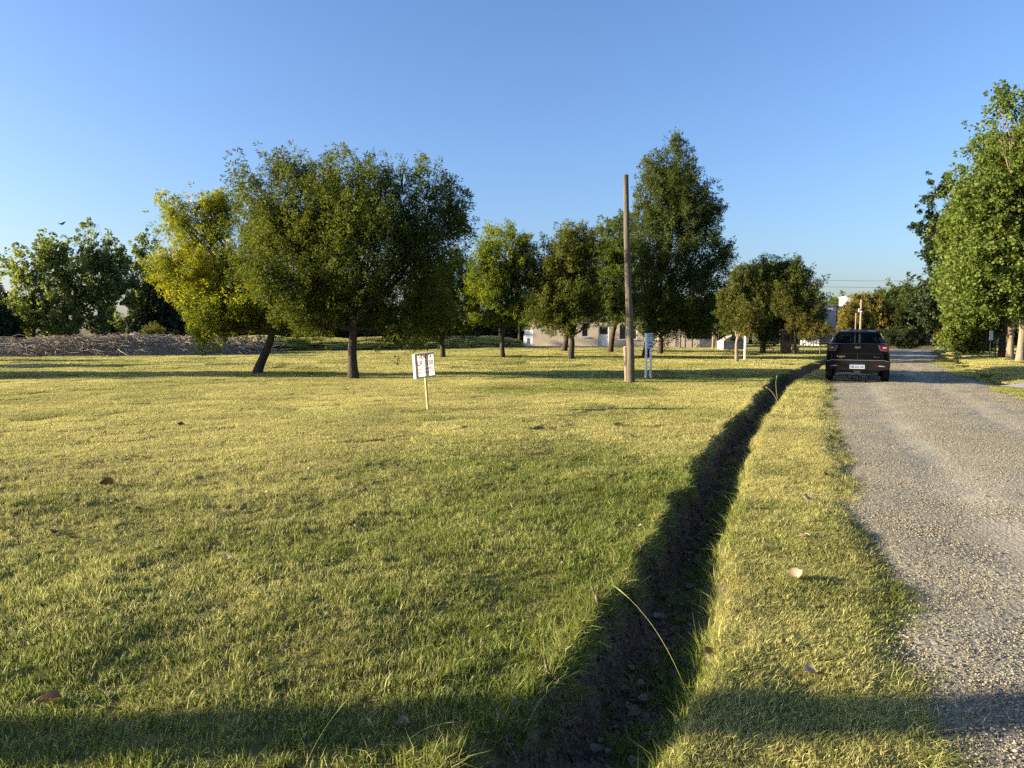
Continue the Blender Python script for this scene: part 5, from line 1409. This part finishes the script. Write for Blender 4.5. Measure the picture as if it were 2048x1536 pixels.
            for k in range(13):
                a = math.pi * k / 12
                rr.append([(s_ * q, yy + r * math.cos(a), .38 + r * math.sin(a)) for q, r in ((.88, .37), (.932, .37), (.932, .44), (.88, .44))])
            ar.loft(rr).build('wheel_arch', M['cladding'], car, True)
    # bumper
    bp = [(-.925, .66), (-.83, .70), (-.70, .715), (.70, .715), (.83, .70), (.925, .66), (.92, .50), (.86, .42), (.55, .40), (-.55, .40), (-.86, .42), (-.92, .50)]
    bu = MB().prism(bp, -.06, .25).build('bumper', M['cladding'], car, bevel=.02)
    MB().prism([(-.73, .735), (.73, .735), (.88, .695), (.88, .68), (.73, .718), (-.73, .718), (-.88, .68), (-.88, .695)], -.068, .0).build('bumper_strip', M['rim'], bu)
    MB().box(-.29, .29, -.067, -.061, .445, .625).build('plate_recess', M['cladding'], bu)
    pl = MB().box(-.215, .215, -.078, -.068, .455, .60).build('licence_plate', M['plate'], bu, bevel=.004)
    MB().box(-.212, .212, -.0795, -.0782, .573, .598).build('blue_band', M['plate_blue'], car)
    text_mesh('lettering', 'AB 624 DG', .098, M['letter_black'], car, Matrix.Translation((0, -.0805, .512)) @ RX, sx=.80, bold=.002)
    # underside
    MB().box(-.62, .62, .2, 4.5, .34, .43).build('underbody', M['black_metal'], car)
    MB().tube([(-.70, 1.02, .33), (.70, 1.02, .33)], .05, 8).build('rear_axle', M['black_metal'], car)
    MB().box(.12, .50, .25, .55, .28, .38).build('muffler', M['black_metal'], car, bevel=.03)
    MB().prism([(-.14, .42), (.14, .42), (.06, .34), (-.06, .34)], -.03, .2).build('tow_hitch', M['black_metal'], car)
    for s_ in (-1, 1):
        MB().loft([[(s_ * .68, .9, .25), (s_ * .68, 1.1, .25), (s_ * .68, 1.1, .33), (s_ * .68, .9, .33)], [(s_ * .42, .95, .34), (s_ * .42, 1.05, .34), (s_ * .42, 1.05, .40), (s_ * .42, .95, .40)]]).build('suspension_arm', M['black_metal'], car)
    MB().box(-.30, .30, 1.9, 2.6, 1.678, 1.70).build('sunroof', M['black_metal'], car)
pickup()

# ------------------------------------------------------------------ bird
b = empty('bird', (lx(135, 40), 40, hz(451, 40)), R(-20), 'dark bird gliding above the poplars with raised wings', 'bird')
MB().tube([(-.03, .16, .01), (-.02, .12, 0), (0, .04, -.012), (.02, -.05, -.015), (.05, -.15, -.02), (.08, -.24, -.025)], [.01, .028, .045, .042, .022, .006], 10).build('body', M['bird'], b, True)
MB().loft([[(.02, .07, .005), (.02, -.08, 0), (.02, -.08, -.012), (.02, .07, -.008)], [(.14, .09, .05), (.15, -.07, .05), (.15, -.07, .042), (.14, .09, .04)], [(.30, .03, .105), (.30, -.02, .105), (.30, -.02, .1), (.30, .03, .1)]]).build('wing', M['bird'], b)
MB().loft([[(-.02, .07, .005), (-.02, -.08, 0), (-.02, -.08, -.012), (-.02, .07, -.008)], [(-.14, .09, .025), (-.15, -.07, .025), (-.15, -.07, .018), (-.14, .09, .015)], [(-.31, .0, .03), (-.31, -.04, .03), (-.31, -.04, .026), (-.31, .0, .026)]]).build('wing', M['bird'], b)

# ------------------------------------------------------------------ fallen leaves and stalks
def leaf_mesh(rng, col, curl):
    n = 7; V = []; Q = []
    for i in range(n):
        t = i / (n - 1); w = 0.5 * (math.sin(math.pi * t ** 0.75) ** 0.8) * 0.85 + 0.004
        for j, s in enumerate((-1, -0.5, 0, 0.5, 1)):
            V.append((s * w, t - 0.5, curl * (s * s * w * 0.9) + curl * 0.5 * (t - 0.5) ** 2 + rng.normal(0, 0.015)))
    for i in range(n - 1):
        for j in range(4):
            Q.append((i * 5 + j, i * 5 + j + 1, i * 5 + 6 + j, i * 5 + 5 + j))
    me = np_mesh('leaf_blade', np.array(V), Q)
    c = np.array([col]) * rng.uniform(0.85, 1.15, (len(V), 1)); vcol(me, 'leafcol', c)
    me.materials.append(M['dry_leaf']); return me

rng = np.random.default_rng(23)
PALE, BRN, DRK = (0.42, 0.33, 0.22), (0.20, 0.12, 0.07), (0.07, 0.045, 0.03)
fl = [(1.87, 4.64, .13, PALE, 1.2, 'large curled pale dry leaf on the verge beside the road'),
      (-4.25, 7.5, .17, DRK, 1.2, 'dark curled dry leaf on the lawn far left'),
      (-4.0, 7.6, .09, PALE, .8, 'small pale leaf just right of the dark curled leaf on the lawn'),
      (1.03, 3.58, .13, BRN, .9, 'brown dry leaf on the verge near the ditch in the foreground'),
      (1.42, 3.35, .09, PALE, .9, 'small tan leaf on the verge right of the brown leaf'),
      (2.30, 5.6, .10, PALE, .8, 'tan leaf lying on the verge close to the ditch lip'),
      (2.85, 6.9, .11, PALE, .8, 'pale leaf on the middle of the verge'),
      (3.55, 8.1, .10, BRN, .8, 'brown leaf at the edge of the gravel'),
      (-3.42, 5.55, .10, BRN, .8, 'reddish brown leaf in the lawn at left'),
      (-3.7, 5.75, .11, DRK, .6, 'dark flat leaf in the lawn at left'),
      (-2.0, 5.0, .09, PALE, .8, 'pale leaf in the middle of the near lawn'),
      (-3.4, 6.5, .09, DRK, .6, 'small dark leaf in the lawn behind the reddish one'),
      (-2.45, 7.1, .08, PALE, .6, 'small pale leaf in the middle distance of the lawn'),
      (-2.05, 3.1, .11, BRN, .8, 'dull brown leaf in the shaded grass at the lower left'),
      (-5.7, 12.4, .16, DRK, 1.0, 'dark leaf far out on the dry lawn at left'),
      (0.55, 2.95, .16, PALE, .9, 'large pale leaf on the ditch edge at the bottom'),
      (2.2, 6.5, .09, PALE, .7, 'pale leaf on the verge beside the ditch lip farther up'),
      (3.1, 7.3, .08, BRN, .7, 'small brown leaf near the gravel farther up the verge')]
for i, (x, y, s, c, cu, lab) in enumerate(fl):
    o = link_mesh('fallen_leaf', leaf_mesh(rng, c, cu), None)
    o.location = (x, y, ground_z(x, y) + 0.028); o.scale = (s, s, s)
    o.rotation_euler = (rng.normal(0, .22), rng.normal(0, .22), rng.uniform(0, 6.28)); o.scale = (s * .8, s * .85, s * .8)
    tag(o, lab, 'leaf', 'fallen leaves')
lit = proto_coll('litter_leaf', [leaf_mesh(rng, c, cu) for c in ((.22, .165, .115), (.14, .10, .065), (.32, .26, .19)) for cu in (.5, 1.1)])
n = 600; yy = 1.6 + 14 * rng.random(n) ** 1.5; l = lipL(yy); r = lipR(yy); xx = l + (r - l) * rng.uniform(.28, .72, n)
scatter('leaf_litter', np.stack([xx, yy, height(xx, yy) + .03], 1), np.stack([rng.normal(0, .22, n), rng.normal(0, .22, n), rng.uniform(0, 6.28, n)], 1), np.repeat((.025 + .065 * rng.random(n) ** 1.6)[:, None], 3, 1), rng.integers(0, 6, n), np.ones((n, 3)), lit, 'dry fallen leaves littering the floor of the shaded ditch', 'leaves')

def stalk(pts, rad, label, head=True):
    o = empty('grass_stalk', pts[0], 0, label, 'grass stalk', 'tall seed stalks by the ditch')
    p0 = Vector(pts[0]); P = [Vector(p) - p0 for p in pts]
    q = []
    for i in range(13):
        t = i / 12
        q.append(P[0] * (1 - t) ** 2 + P[1] * 2 * t * (1 - t) + P[2] * t * t)
    me_m = MB(); me_m.tube(q, [rad * (1 - .5 * i / 12) for i in range(13)], 5)
    a = me_m.build('stem', M['stalk'], o)
    if head:
        MB().tube(q[-3:], [rad * .8, rad * 2.4, rad * .4], 5).build('seed_head', M['stalk'], o)
M['stalk'] = simple('straw_stalk', (0.30, 0.28, 0.09), 0.7, 0.15)
M['stalk_green'] = M['stalk']
stalk([(0.80, 3.0, -.05), (0.72, 3.25, .30), (0.50, 3.55, .38)], .0012, 'long yellow stalk arching over the near ditch')
stalk([(-0.75, 2.35, 0), (-0.72, 2.4, .22), (-0.58, 2.5, .34)], .0012, 'pale green stalk standing at the bottom edge left of the ditch')
stalk([(0.05, 2.9, -.02), (0.12, 2.95, .16), (0.30, 3.0, .20)], .0012, 'bent stalk with seed head over the ditch lip')
stalk([(-0.42, 2.75, 0.02), (-0.36, 2.75, .1), (-0.22, 2.75, .11)], .0012, 'short pale bent stalk on the lawn lip at the bottom')
stalk([(5.75, 15.5, 0), (5.65, 15.6, .35), (5.5, 15.7, .42)], .0045, 'seed stalk on the far ditch lip below the lot signs')
stalk([(6.4, 17.4, 0), (6.35, 17.5, .4), (6.45, 17.6, .55)], .0045, 'upright seed stalk on the ditch lip before the pickup')
n = 420; x, y = wedge(rng, n, 2, 17, 0.5)
k = (in_lawn_left(x, y, 0.1) | in_verge(x, y, 0.05)); x, y = x[k], y[k]; n = len(x)
scatter('lawn_litter', np.stack([x, y, height(x, y) + .022], 1), np.stack([rng.normal(0, .35, n), rng.normal(0, .35, n), rng.uniform(0, 6.28, n)], 1), np.repeat((.018 + .05 * rng.random(n) ** 2)[:, None], 3, 1), rng.integers(0, 6, n), np.ones((n, 3)), lit, 'small crumbs of dry leaves scattered in the lawn and verge', 'leaves')
